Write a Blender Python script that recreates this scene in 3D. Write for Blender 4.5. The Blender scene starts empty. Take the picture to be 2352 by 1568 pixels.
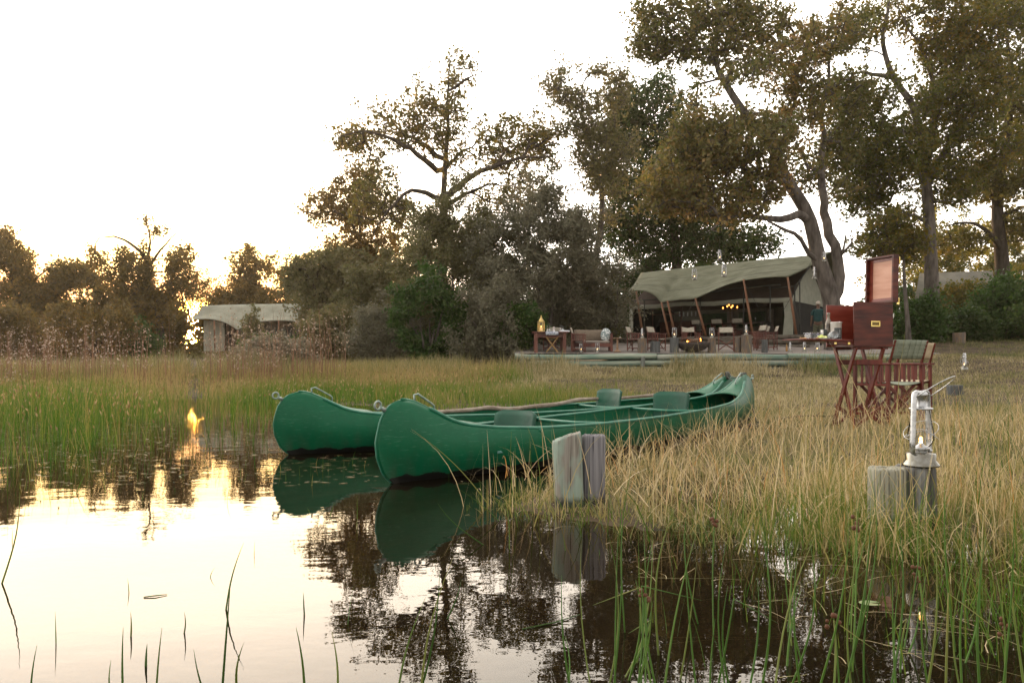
import bpy, bmesh, math, random
import numpy as np
from mathutils import Vector, Matrix, noise as mnoise
R = math.radians
PI = math.pi
scene = bpy.context.scene
COL = scene.collection

# ---------------------------------------------------------------- camera
F = 2352*28/36.0          # focal length in reference pixels
CH = 0.75                 # camera height over the water
HZ = 841.0                # horizon row of the reference grid (2352 x 1568)
cam = bpy.data.cameras.new('camera'); camo = bpy.data.objects.new('camera', cam); COL.objects.link(camo)
cam.sensor_width = 36; cam.lens = 28; cam.clip_start = 0.05; cam.clip_end = 2000
camo.location = (0, 0, CH); camo.rotation_euler = (R(90), 0, 0)
cam.shift_y = 57/2352.0
scene.camera = camo

# ---------------------------------------------------------------- world + sun
SUN_AZ = math.atan((448-1176)/F)         # negative: left of the view axis
SUN_EL = R(2.7)
sdir = Vector((math.sin(SUN_AZ)*math.cos(SUN_EL), math.cos(SUN_AZ)*math.cos(SUN_EL), math.sin(SUN_EL)))
w = bpy.data.worlds.new("World"); scene.world = w; w.use_nodes = True
nt = w.node_tree; nt.nodes.clear()
def wn(t, **k):
    n = nt.nodes.new(t)
    for a, b in k.items(): setattr(n, a, b)
    return n
out = wn('ShaderNodeOutputWorld')
sky = wn('ShaderNodeTexSky', sky_type='NISHITA', sun_disc=False, sun_elevation=SUN_EL, sun_rotation=SUN_AZ,
         air_density=1.0, dust_density=2.0, ozone_density=1.0, altitude=900)
hsv = wn('ShaderNodeHueSaturation'); hsv.inputs['Saturation'].default_value = 0.7
bg1 = wn('ShaderNodeBackground'); bg1.inputs[1].default_value = 0.05
nt.links.new(sky.outputs[0], hsv.inputs['Color']); nt.links.new(hsv.outputs[0], bg1.inputs[0])
# thin bright evening haze: whitish veil all over the sky, warm aureole round the sun
geo = wn('ShaderNodeNewGeometry')
nrm = wn('ShaderNodeVectorMath', operation='NORMALIZE')
nt.links.new(wn('ShaderNodeTexCoord').outputs['Generated'], nrm.inputs[0])
dot = wn('ShaderNodeVectorMath', operation='DOT_PRODUCT'); dot.inputs[1].default_value = sdir
nt.links.new(nrm.outputs[0], dot.inputs[0])
def ramp(src, pts):
    r = wn('ShaderNodeValToRGB'); r.color_ramp.interpolation = 'EASE'
    e = r.color_ramp.elements
    while len(e) < len(pts): e.new(0.5)
    for i, (p, c) in enumerate(pts):
        e[i].position = p; e[i].color = (*c, 1)
    nt.links.new(src, r.inputs[0]); return r
mr = wn('ShaderNodeMapRange'); mr.inputs[1].default_value = -1; mr.inputs[2].default_value = 1
nt.links.new(dot.outputs['Value'], mr.inputs[0])
veil = ramp(mr.outputs[0], [(0.0, (.17, .158, .148)), (.45, (.20, .188, .176)), (.75, (.33, .31, .285)), (.93, (.70, .65, .59)), (1.0, (.95, .84, .72))])
bg2 = wn('ShaderNodeBackground'); bg2.inputs[1].default_value = 5.2
# the low sky round the sun is orange, whitening upwards and away from it
sepz = wn('ShaderNodeSeparateXYZ'); nt.links.new(nrm.outputs[0], sepz.inputs[0])
zt = ramp(sepz.outputs['Z'], [(0.0, (.24, .040, .004)), (.045, (.33, .075, .009)), (.085, (.60, .28, .075)), (.125, (.90, .66, .27)), (.19, (1, .92, .70)), (.30, (1, 1, 1))])
near = wn('ShaderNodeMapRange'); near.interpolation_type = 'SMOOTHSTEP'; near.inputs[1].default_value = .925; near.inputs[2].default_value = .985
nt.links.new(dot.outputs['Value'], near.inputs[0])
tint = wn('ShaderNodeMix', data_type='RGBA', blend_type='MULTIPLY')
nt.links.new(near.outputs[0], tint.inputs[0]); nt.links.new(veil.outputs[0], tint.inputs[6]); nt.links.new(zt.outputs[0], tint.inputs[7])
nt.links.new(tint.outputs[2], bg2.inputs[0])
def lobe(power, col, strength):
    p = wn('ShaderNodeMath', operation='POWER'); p.use_clamp = True; p.inputs[1].default_value = power
    m = wn('ShaderNodeMath', operation='MAXIMUM'); m.inputs[1].default_value = 0.0
    nt.links.new(dot.outputs['Value'], m.inputs[0]); nt.links.new(m.outputs[0], p.inputs[0])
    s = wn('ShaderNodeMath', operation='MULTIPLY'); s.inputs[1].default_value = strength
    nt.links.new(p.outputs[0], s.inputs[0])
    b = wn('ShaderNodeBackground'); b.inputs[0].default_value = (*col, 1)
    nt.links.new(s.outputs[0], b.inputs[1]); return b
b3 = lobe(500, (1, .24, .01), 1.0)
b4 = lobe(11000, (1, .46, .07), 1300.0)
acc = bg1
for b in (bg2, b3, b4):
    a = wn('ShaderNodeAddShader'); nt.links.new(acc.outputs[0], a.inputs[0]); nt.links.new(b.outputs[0], a.inputs[1]); acc = a
nt.links.new(acc.outputs[0], out.inputs[0])
w.cycles.sampling_method = 'MANUAL'; w.cycles.sample_map_resolution = 1024

sl = bpy.data.lights.new('sun', 'SUN'); slo = bpy.data.objects.new('sun', sl); COL.objects.link(slo)
sl.energy = 3.2; sl.angle = R(0.55); sl.color = (1, .62, .33)
slo.rotation_euler = (-sdir).to_track_quat('-Z', 'Y').to_euler(); slo.location = (-8, 20, 14)

scene.view_settings.view_transform = 'Standard'; scene.view_settings.look = 'None'
scene.view_settings.exposure = 0.33; scene.view_settings.gamma = 1
scene.cycles.use_denoising = True
scene.cycles.max_bounces = 7; scene.cycles.diffuse_bounces = 3; scene.cycles.glossy_bounces = 3
scene.cycles.transmission_bounces = 4; scene.cycles.transparent_max_bounces = 12
scene.cycles.sample_clamp_indirect = 6.0

def P(px, py, Y): return Vector(((px-1176)/F*Y, Y, CH+(HZ-py)/F*Y))

# ---------------------------------------------------------------- materials
def mat(name, c1, c2=None, scale=5.0, rough=0.6, metal=0.0, bump=0.0, bscale=None, stretch=(1, 1, 1), spec=0.5, detail=5, emit=None, estr=0, lo=.35, hi=.65, rough2=None):
    m = bpy.data.materials.new(name); m.use_nodes = True
    t = m.node_tree; b = t.nodes['Principled BSDF']
    b.inputs['Base Color'].default_value = (*c1, 1); b.inputs['Roughness'].default_value = rough
    b.inputs['Metallic'].default_value = metal; b.inputs['Specular IOR Level'].default_value = spec
    tc = t.nodes.new('ShaderNodeTexCoord'); mp = t.nodes.new('ShaderNodeMapping'); mp.inputs['Scale'].default_value = stretch
    t.links.new(tc.outputs['Object'], mp.inputs[0])
    if c2 is not None:
        n = t.nodes.new('ShaderNodeTexNoise'); n.inputs['Scale'].default_value = scale; n.inputs['Detail'].default_value = detail
        t.links.new(mp.outputs[0], n.inputs[0])
        r = t.nodes.new('ShaderNodeValToRGB'); e = r.color_ramp.elements
        e[0].position = lo; e[1].position = hi; e[0].color = (*c1, 1); e[1].color = (*c2, 1)
        t.links.new(n.outputs['Fac'], r.inputs[0]); t.links.new(r.outputs[0], b.inputs['Base Color'])
        if rough2 is not None:
            mr = t.nodes.new('ShaderNodeMapRange'); mr.inputs[1].default_value = .3; mr.inputs[2].default_value = .7
            mr.inputs[3].default_value = rough; mr.inputs[4].default_value = rough2
            t.links.new(n.outputs['Fac'], mr.inputs[0]); t.links.new(mr.outputs[0], b.inputs['Roughness'])
    if bump:
        n2 = t.nodes.new('ShaderNodeTexNoise'); n2.inputs['Scale'].default_value = bscale or scale*3; n2.inputs['Detail'].default_value = 6
        t.links.new(mp.outputs[0], n2.inputs[0])
        bp = t.nodes.new('ShaderNodeBump'); bp.inputs['Strength'].default_value = bump; bp.inputs['Distance'].default_value = .02
        t.links.new(n2.outputs['Fac'], bp.inputs['Height']); t.links.new(bp.outputs[0], b.inputs['Normal'])
    if emit:
        b.inputs['Emission Color'].default_value = (*emit, 1); b.inputs['Emission Strength'].default_value = estr
    return m

def leafmat(name, cols, trans=.35, rough=.5):
    """leaf / blade material: colour by the per-leaf attribute 'var'"""
    m = bpy.data.materials.new(name); m.use_nodes = True; t = m.node_tree; t.nodes.clear()
    o = t.nodes.new('ShaderNodeOutputMaterial')
    a = t.nodes.new('ShaderNodeAttribute'); a.attribute_name = 'var'
    r = t.nodes.new('ShaderNodeValToRGB'); e = r.color_ramp.elements
    while len(e) < len(cols): e.new(.5)
    for i, (p, c) in enumerate(cols): e[i].position = p; e[i].color = (*c, 1)
    t.links.new(a.outputs['Fac'], r.inputs[0])
    d = t.nodes.new('ShaderNodeBsdfPrincipled'); d.inputs['Roughness'].default_value = rough; d.inputs['Specular IOR Level'].default_value = .25
    tr = t.nodes.new('ShaderNodeBsdfTranslucent')
    t.links.new(r.outputs[0], d.inputs['Base Color'])
    h = t.nodes.new('ShaderNodeHueSaturation'); h.inputs['Saturation'].default_value = 1.15; h.inputs['Value'].default_value = 1.3
    t.links.new(r.outputs[0], h.inputs['Color']); t.links.new(h.outputs[0], tr.inputs[0])
    mx = t.nodes.new('ShaderNodeMixShader'); mx.inputs[0].default_value = trans
    t.links.new(d.outputs[0], mx.inputs[1]); t.links.new(tr.outputs[0], mx.inputs[2]); t.links.new(mx.outputs[0], o.inputs[0])
    return m

def glassmat(name, tint=(1, 1, 1), base=.04):
    m = bpy.data.materials.new(name); m.use_nodes = True; t = m.node_tree; t.nodes.clear()
    o = t.nodes.new('ShaderNodeOutputMaterial'); g = t.nodes.new('ShaderNodeBsdfGlossy'); g.inputs['Roughness'].default_value = .03
    tr = t.nodes.new('ShaderNodeBsdfTransparent'); tr.inputs[0].default_value = (*tint, 1)
    lw = t.nodes.new('ShaderNodeLayerWeight'); lw.inputs[0].default_value = .10
    ma = t.nodes.new('ShaderNodeMath'); ma.operation = 'ADD'; ma.inputs[1].default_value = base; ma.use_clamp = True
    t.links.new(lw.outputs['Fresnel'], ma.inputs[0])
    mx = t.nodes.new('ShaderNodeMixShader'); t.links.new(ma.outputs[0], mx.inputs[0])
    t.links.new(tr.outputs[0], mx.inputs[1]); t.links.new(g.outputs[0], mx.inputs[2]); t.links.new(mx.outputs[0], o.inputs[0])
    return m

def emat(name, col, s):
    m = bpy.data.materials.new(name); m.use_nodes = True; t = m.node_tree; t.nodes.clear()
    o = t.nodes.new('ShaderNodeOutputMaterial'); e = t.nodes.new('ShaderNodeEmission')
    e.inputs[0].default_value = (*col, 1); e.inputs[1].default_value = s; t.links.new(e.outputs[0], o.inputs[0]); return m

# ---------------------------------------------------------------- object helpers
def tag(o, label=None, cat=None, group=None, kind=None):
    if label: o['label'] = label
    if cat: o['category'] = cat
    if group: o['group'] = group
    if kind: o['kind'] = kind
    return o
def thing(name, label, cat, loc=(0, 0, 0), rotz=0.0, group=None, scale=1.0):
    o = bpy.data.objects.new(name, None); COL.objects.link(o)
    o.location = loc; o.rotation_euler = (0, 0, rotz); o.scale = (scale,)*3; o.empty_display_size = .1
    return tag(o, label, cat, group)
def dup(root, loc, rotz=0.0, label=None, group=None, scale=None):
    r = root.copy(); COL.objects.link(r); r.location = loc; r.rotation_euler = (0, 0, rotz)
    if scale: r.scale = (scale,)*3 if not isinstance(scale, tuple) else scale
    if label: r['label'] = label
    if group: r['group'] = group
    for ch in list(root.children):
        c = ch.copy(); COL.objects.link(c); c.parent = r
        for g in list(ch.children):
            d = g.copy(); COL.objects.link(d); d.parent = c
    return r

class MB:
    def __init__(s): s.v = []; s.f = []; s.sm = []
    def add(s, vs, fs, smooth=False):
        n = len(s.v); s.v.extend([tuple(v) for v in vs]); s.f.extend([tuple(i+n for i in f) for f in fs]); s.sm.extend([smooth]*len(fs)); return s
    def box(s, c, d, rot=None, bevel=0.0):
        c = Vector(c); x, y, z = d[0]/2, d[1]/2, d[2]/2
        if bevel > 0:
            b = min(bevel, x*.9, y*.9, z*.9)
            bm = bmesh.new(); bmesh.ops.create_cube(bm, size=1)
            for v in bm.verts: v.co = Vector((v.co.x*2*x, v.co.y*2*y, v.co.z*2*z))
            bmesh.ops.bevel(bm, geom=bm.edges[:], offset=b, segments=1, affect='EDGES')
            vs = [v.co.copy() for v in bm.verts]; bm.verts.index_update()
            fs = [[v.index for v in f.verts] for f in bm.faces]; bm.free()
        else:
            vs = [Vector((i*x, j*y, k*z)) for k in (-1, 1) for j in (-1, 1) for i in (-1, 1)]
            fs = [(0, 2, 3, 1), (4, 5, 7, 6), (0, 1, 5, 4), (2, 6, 7, 3), (0, 4, 6, 2), (1, 3, 7, 5)]
        if rot is not None: vs = [rot @ v for v in vs]
        return s.add([v+c for v in vs], fs)
    def bar(s, p0, p1, wd, th, up=(0, 0, 1), bevel=0.002):
        p0 = Vector(p0); p1 = Vector(p1); d = p1-p0; L = d.length; zz = d.normalized(); up = Vector(up)
        if abs(zz.dot(up)) > .98: up = Vector((0, 1, 0))
        xx = up.cross(zz).normalized(); yy = zz.cross(xx)
        m = Matrix((xx, yy, zz)).transposed()
        return s.box((p0+p1)/2, (wd, th, L), rot=m, bevel=bevel)
    def tube(s, pts, rad, n=8, cap=True, smooth=True, flat=1.0):
        pts = [Vector(p) for p in pts]
        if not hasattr(rad, '__len__'): rad = [rad]*len(pts)
        vs = []; prev = None
        for i, p in enumerate(pts):
            d = (pts[min(i+1, len(pts)-1)]-pts[max(i-1, 0)])
            d = d.normalized() if d.length > 1e-9 else Vector((0, 0, 1))
            if prev is None:
                a = Vector((0, 0, 1)) if abs(d.z) < .9 else Vector((1, 0, 0)); prev = d.cross(a).normalized()
            else:
                prev = (prev-d*prev.dot(d)); prev = prev.normalized() if prev.length > 1e-6 else d.orthogonal().normalized()
            q = d.cross(prev)
            for k in range(n):
                a = 2*PI*k/n; vs.append(p+(prev*math.cos(a)+q*math.sin(a)*flat)*rad[i])
        fs = []
        for i in range(len(pts)-1):
            for k in range(n): fs.append((i*n+k, i*n+(k+1) % n, (i+1)*n+(k+1) % n, (i+1)*n+k))
        s.add(vs, fs, smooth)
        if cap:
            m = len(s.v)-len(vs); s.f.append(tuple(m+k for k in range(n))[::-1]); s.f.append(tuple(m+(len(pts)-1)*n+k for k in range(n))); s.sm += [False, False]
        return s
    def lathe(s, prof, n=24, c=(0, 0, 0), smooth=True, ax=None):
        c = Vector(c); vs = []; fs = []
        for r, z in prof:
            for k in range(n):
                a = 2*PI*k/n; v = Vector((r*math.cos(a), r*math.sin(a), z))
                if ax is not None: v = ax @ v
                vs.append(v+c)
        for i in range(len(prof)-1):
            for k in range(n): fs.append((i*n+k, i*n+(k+1) % n, (i+1)*n+(k+1) % n, (i+1)*n+k))
        return s.add(vs, fs, smooth)
    def grid(s, rows, smooth=True, close=False):
        nu = len(rows); nv = len(rows[0]); vs = [p for r in rows for p in r]; fs = []
        for i in range(nu-1):
            for j in range(nv-1 if not close else nv):
                fs.append((i*nv+j, i*nv+(j+1) % nv, (i+1)*nv+(j+1) % nv, (i+1)*nv+j))
        return s.add(vs, fs, smooth)
    def sphere(s, c, r, n=10, m=7, sc=(1, 1, 1)):
        return s.lathe([(max(1e-4, r*math.sin(PI*i/m)), -r*math.cos(PI*i/m)) for i in range(m+1)], n, c, True, Matrix.Diagonal(sc))
    def build(s, name, m, parent=None, loc=None, solid=0.0, sub=0):
        me = bpy.data.meshes.new(name); me.from_pydata(s.v, [], s.f); me.materials.append(m)
        me.polygons.foreach_set('use_smooth', s.sm); me.update()
        o = bpy.data.objects.new(name, me); COL.objects.link(o)
        if parent is not None: o.parent = parent
        if loc is not None: o.location = loc
        if solid:
            md = o.modifiers.new('solid', 'SOLIDIFY'); md.thickness = solid; md.offset = 0
        if sub:
            md = o.modifiers.new('sub', 'SUBSURF'); md.levels = sub; md.render_levels = sub
        return o

def npmesh(name, V, Fq, m, attrs=None, parent=None, smooth=False):
    """V (n,3) float, Fq (k,4) int -> mesh object, fast"""
    me = bpy.data.meshes.new(name)
    me.vertices.add(len(V)); me.vertices.foreach_set('co', np.ascontiguousarray(V, dtype=np.float32).ravel())
    k, c = Fq.shape
    me.loops.add(k*c); me.loops.foreach_set('vertex_index', np.ascontiguousarray(Fq, dtype=np.int32).ravel())
    me.polygons.add(k); me.polygons.foreach_set('loop_start', np.arange(0, k*c, c, dtype=np.int32))
    me.polygons.foreach_set('loop_total', np.full(k, c, dtype=np.int32))
    if smooth: me.polygons.foreach_set('use_smooth', np.ones(k, dtype=bool))
    me.materials.append(m); me.update(calc_edges=True)
    for an, av in (attrs or {}).items():
        a = me.attributes.new(an, 'FLOAT', 'POINT'); a.data.foreach_set('value', np.ascontiguousarray(av, dtype=np.float32))
    o = bpy.data.objects.new(name, me); COL.objects.link(o)
    if parent is not None: o.parent = parent
    return o
# ================================================================ SETTING
rng = np.random.default_rng(7)
random.seed(7)
YL = [0, 3.0, 4.2, 5, 6, 7.3, 8.2, 9, 10, 12, 15, 18, 22, 26, 400]
XL = [3.0, 1.0, 0.0, .35, .75, 1.15, 1.05, .6, 0.0, -1.0, -2.6, -6, -14, -60, -400]
XF = [-400, -1, 0, .62, 1.37, 2, 5, 400]
YF = [4.4, 4.4, 4.2, 3.65, 3.2, 3.05, 2.85, 2.85]
def sstep(a, b, x):
    t = np.clip((x-a)/(b-a), 0, 1); return t*t*(3-2*t)
def shore(x, y):
    """rough distance inside dry land, negative = in the water"""
    return np.minimum((y-np.interp(x, XF, YF))*1.0, x-np.interp(y, YL, XL))
def vnoise(x, y, s, seed=0):
    """cheap smooth 2-D value noise"""
    x = np.asarray(x)*s+seed*17.3; y = np.asarray(y)*s+seed*9.1
    xi = np.floor(x); yi = np.floor(y); fx = x-xi; fy = y-yi
    fx = fx*fx*(3-2*fx); fy = fy*fy*(3-2*fy)
    def h(a, b):
        v = np.sin(a*127.1+b*311.7+seed*74.7)*43758.5453; return v-np.floor(v)
    return (h(xi, yi)*(1-fx)+h(xi+1, yi)*fx)*(1-fy)+(h(xi, yi+1)*(1-fx)+h(xi+1, yi+1)*fx)*fy
def gz(x, y):
    x = np.asarray(x, dtype=float); y = np.asarray(y, dtype=float)
    s = shore(x, y)
    land = np.where(s > 0, .012*np.minimum(s, 1)+.017*s+.0*s, np.maximum(s*.10, -.32))
    land = land + .5*sstep(30, 50, y)*(x < .3)
    land = land + .72*sstep(11.0, 15.5, x)*sstep(13, 28.8, y)
    land = land + (.1*np.clip(y-28.8, 0, 4.2)+.05*np.clip(y-33, 0, 4))*(x > 12)+.24*sstep(24.5, 28.8, y)*sstep(14, 11, x)*sstep(-.6, .8, x)*(y < 29.5)
    land = land + .035*(vnoise(x, y, .9, 1)-.5) + .05*(vnoise(x, y, .23, 2)-.5)*sstep(0, 4, s)
    land = land - .16*np.exp(-(((x-1.25)/.42)**2+((y-4.55)/.75)**2)) - .12*np.exp(-(((x-2.6)/.35)**2+((y-4.9)/.8)**2))
    return land
TY0 = 28.8
def tz(x, y): return 1.20+.1*np.clip(np.asarray(y)-TY0, 0, 4.2)+.05*np.clip(np.asarray(y)-33, 0, 4)
def gzz(x, y):
    """walkable height incl. the sand terrace"""
    return float(tz(x, y)) if (y > TY0-.05 and x > -.1) else float(gz(x, y))

def sheet(name, xs, ys, zf, m, skirt=None):
    X, Y = np.meshgrid(xs, ys); Z = zf(X, Y)
    V = np.stack([X.ravel(), Y.ravel(), Z.ravel()], 1); nx = len(xs); ny = len(ys)
    i = np.arange(nx-1)[None, :]+np.arange(ny-1)[:, None]*nx; i = i.ravel()
    Fq = np.stack([i, i+1, i+nx+1, i+nx], 1)
    return npmesh(name, V, Fq, m, smooth=True)

# ground material: dark mud near the water, straw soil further up
gm = mat('soil', (.032, .022, .012), (.11, .078, .045), scale=2.2, rough=.95, bump=.6, bscale=18, spec=.2)
xs = np.concatenate([np.linspace(-600, -40, 12), np.linspace(-36, -9, 28), np.linspace(-8.5, 9, 120), np.linspace(9.6, 36, 45), np.linspace(40, 600, 12)])
ys = np.concatenate([np.linspace(-60, -3, 8), np.linspace(-2, 14, 120), np.linspace(14.3, 40, 60), np.linspace(44, 1000, 24)])
tag(sheet('ground', xs, ys, lambda X, Y: gz(X, Y)-.9*((X > .3)&(X < 14.6)&(Y > TY0+.6)), gm), kind='structure')

# water
wm = bpy.data.materials.new('pond_water'); wm.use_nodes = True; t = wm.node_tree; t.nodes.clear()
o_ = t.nodes.new('ShaderNodeOutputMaterial'); gl = t.nodes.new('ShaderNodeBsdfGlossy'); gl.inputs['Roughness'].default_value = 0.0
gl.inputs['Color'].default_value = (1, .955, .89, 1)
tr = t.nodes.new('ShaderNodeBsdfTransparent'); tr.inputs[0].default_value = (.42, .26, .12, 1)
df = t.nodes.new('ShaderNodeBsdfDiffuse'); df.inputs[0].default_value = (.012, .009, .005, 1)
m1 = t.nodes.new('ShaderNodeMixShader'); m1.inputs[0].default_value = .5
fr = t.nodes.new('ShaderNodeFresnel'); fr.inputs[0].default_value = 1.34
tc = t.nodes.new('ShaderNodeTexCoord'); mp = t.nodes.new('ShaderNodeMapping'); mp.inputs['Scale'].default_value = (.7, 1.0, 1.0)
n1 = t.nodes.new('ShaderNodeTexNoise'); n1.inputs['Scale'].default_value = 3.0; n1.inputs['Detail'].default_value = 3
n2 = t.nodes.new('ShaderNodeTexNoise'); n2.inputs['Scale'].default_value = 22.0; n2.inputs['Detail'].default_value = 2
ad = t.nodes.new('ShaderNodeMath'); ad.operation = 'MULTIPLY_ADD'; ad.inputs[1].default_value = .10
bp = t.nodes.new('ShaderNodeBump'); bp.inputs['Strength'].default_value = .038; bp.inputs['Distance'].default_value = .05
t.links.new(tc.outputs['Object'], mp.inputs[0]); t.links.new(mp.outputs[0], n1.inputs[0]); t.links.new(mp.outputs[0], n2.inputs[0])
t.links.new(n2.outputs['Fac'], ad.inputs[0]); t.links.new(n1.outputs['Fac'], ad.inputs[2]); t.links.new(ad.outputs[0], bp.inputs['Height'])
t.links.new(bp.outputs[0], gl.inputs['Normal']); t.links.new(bp.outputs[0], fr.inputs['Normal'])
m2 = t.nodes.new('ShaderNodeMixShader'); t.links.new(fr.outputs[0], m2.inputs[0])
t.links.new(tr.outputs[0], m1.inputs[1]); t.links.new(df.outputs[0], m1.inputs[2])
t.links.new(m1.outputs[0], m2.inputs[1]); t.links.new(gl.outputs[0], m2.inputs[2]); t.links.new(m2.outputs[0], o_.inputs[0])
tag(sheet('water', np.linspace(-120, 60, 20), np.linspace(-40, 60, 12), lambda X, Y: X*0, wm), kind='structure')

# sand terrace behind the log wall
sm_ = mat('terrace_sand', (.20, .175, .16), (.30, .265, .24), scale=.8, rough=.95, bump=.4, bscale=9, spec=.1)
tx = np.linspace(.05, 15.6, 50)
ty = np.concatenate([np.linspace(TY0, 44, 40), np.linspace(46, 110, 12)])
def tzn(X, Y): return tz(X, Y)+.05*(vnoise(X, Y, .7, 5)-.5)-.0
ter = sheet('terrace', tx, ty, tzn, sm_); tag(ter, kind='structure')

# ---------------------------------------------------------------- retaining logs
logm = [mat('treated_log', (.16, .24, .19), (.33, .37, .29), scale=2.2, lo=.4, hi=.6, rough=.85, bump=.7, bscale=10, stretch=(.35, 4, 4)),
        mat('treated_log_pale', (.34, .35, .29), (.16, .24, .19), scale=1.8, lo=.4, hi=.6, rough=.85, bump=.7, bscale=10, stretch=(.35, 4, 4))]
postm = mat('grey_post', (.20, .22, .19), (.12, .12, .11), scale=6, rough=.9, bump=.6, bscale=20, stretch=(4, 4, .4))
def log(x0, x1, y, zc, r, m, label, seed):
    rr = random.Random(seed); n = 14; pts = []; rad = []
    cx = (x0+x1)/2
    for i in range(n+1):
        tt = i/n; pts.append(((x0+(x1-x0)*tt)-cx, .02*math.sin(tt*5+seed)+y-y, .02*math.sin(tt*4+seed*2)))
        rad.append(r*(1+.10*(tt-.5)*rr.choice([-1, 1])*.5+.03*rr.random()))
    o = MB().tube(pts, rad, 12).build('retaining_log', m); o.location = (cx, y, zc)
    tag(o, label, 'log', 'logs of the terrace retaining wall'); return o
LY = TY0-.14
log(.10, .95, LY+.0, 1.09, .105, logm[1], 'short pale top log at the left end of the terrace wall', 1)
log(.98, 5.2, LY, 1.09, .102, logm[0], 'pale green top log under the dining table and bench', 2)
log(5.22, 9.9, LY, 1.08, .104, logm[1], 'pale green top log in front of the fire bowl', 3)
log(9.92, 13.6, LY, 1.09, .104, logm[0], 'top log at the right end beside the floor lanterns', 4)
log(.55, 6.6, LY+.02, .865, .102, logm[0], 'second row log of the wall below the bench', 5)
log(6.62, 13.2, LY+.02, .855, .104, logm[1], 'long second row log below the fire bowl', 6)
log(.8, 8.3, LY+.03, .64, .105, logm[0], 'bottom row log half hidden in grass at the middle', 7)
log(8.32, 12.8, LY+.03, .63, .105, logm[0], 'bottom row log half hidden in grass at the right', 8)
log(.7, 7.4, LY+.03, .42, .10, logm[1], 'lowest log buried in grass at the left', 9)
log(7.5, 12.9, LY+.03, .41, .10, logm[0], 'lowest log buried in grass at the right', 10)
for k, (px, lab) in enumerate([(1476, 'short grey stake holding the logs below the grey stump'), (1552, 'grey stake holding the logs left of the fire bowl'), (1846, 'pale stake with dark bolts holding the logs at the right'), (1200, 'grey stub at the left end of the terrace wall')]):
    X = (px-1176)/F*28.5
    m = MB(); m.tube([(0, 0, -.3), (0, 0, .15), (.01, 0, .42), (.01, 0, .48)], [.075, .075, .072, .066], 12)
    o = m.build('stake', postm); o.location = (X, LY-.19, .62); tag(o, lab, 'stake', 'stakes of the terrace wall')
# ================================================================ TREES
bark_g = mat('bark_grey', (.065, .055, .048), (.16, .138, .12), scale=3, rough=.95, bump=.8, bscale=9, stretch=(2, 2, .6), spec=.15)
bark_d = mat('bark_dark', (.035, .028, .022), (.085, .068, .055), scale=3, rough=.95, bump=.8, bscale=9, stretch=(2, 2, .6), spec=.15)
LM = {
 'olive': leafmat('leaf_olive', [(0, (.060, .068, .018)), (.45, (.115, .105, .030)), (.8, (.20, .145, .042)), (1, (.31, .175, .045))], trans=.45),
 'rust': leafmat('leaf_rust', [(0, (.060, .078, .022)), (.35, (.115, .122, .040)), (.6, (.185, .155, .058)), (.82, (.27, .175, .075)), (1, (.38, .28, .16))], trans=.42),
 'mixed': leafmat('leaf_mixed', [(0, (.045, .062, .014)), (.4, (.092, .100, .024)), (.7, (.165, .130, .032)), (1, (.32, .17, .035))], trans=.42),
 'dark': leafmat('leaf_dark', [(0, (.022, .046, .014)), (.6, (.045, .075, .020)), (1, (.10, .11, .035))]),
 'grey': leafmat('leaf_grey', [(0, (.10, .102, .062)), (.5, (.155, .148, .098)), (.85, (.20, .178, .122)), (1, (.28, .225, .165))], trans=.3),
 'khaki': leafmat('leaf_khaki', [(0, (.080, .086, .034)), (.5, (.14, .132, .058)), (1, (.22, .175, .085))], trans=.35),
 'green': leafmat('leaf_green', [(0, (.025, .060, .014)), (.6, (.055, .100, .024)), (1, (.13, .16, .04))]),
 'yellow': leafmat('leaf_yellow', [(0, (.12, .15, .015)), (.5, (.26, .22, .02)), (1, (.42, .26, .03))], trans=.5),
 'brown': leafmat('leaf_brown', [(0, (.070, .058, .022)), (.5, (.13, .095, .036)), (1, (.26, .15, .05))], trans=.6),
}

def resample(pts, step):
    out = [pts[0]]
    for a, b in zip(pts, pts[1:]):
        n = max(1, int(np.linalg.norm(b-a)/step))
        for k in range(1, n+1): out.append(a+(b-a)*k/n)
    return out

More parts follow.
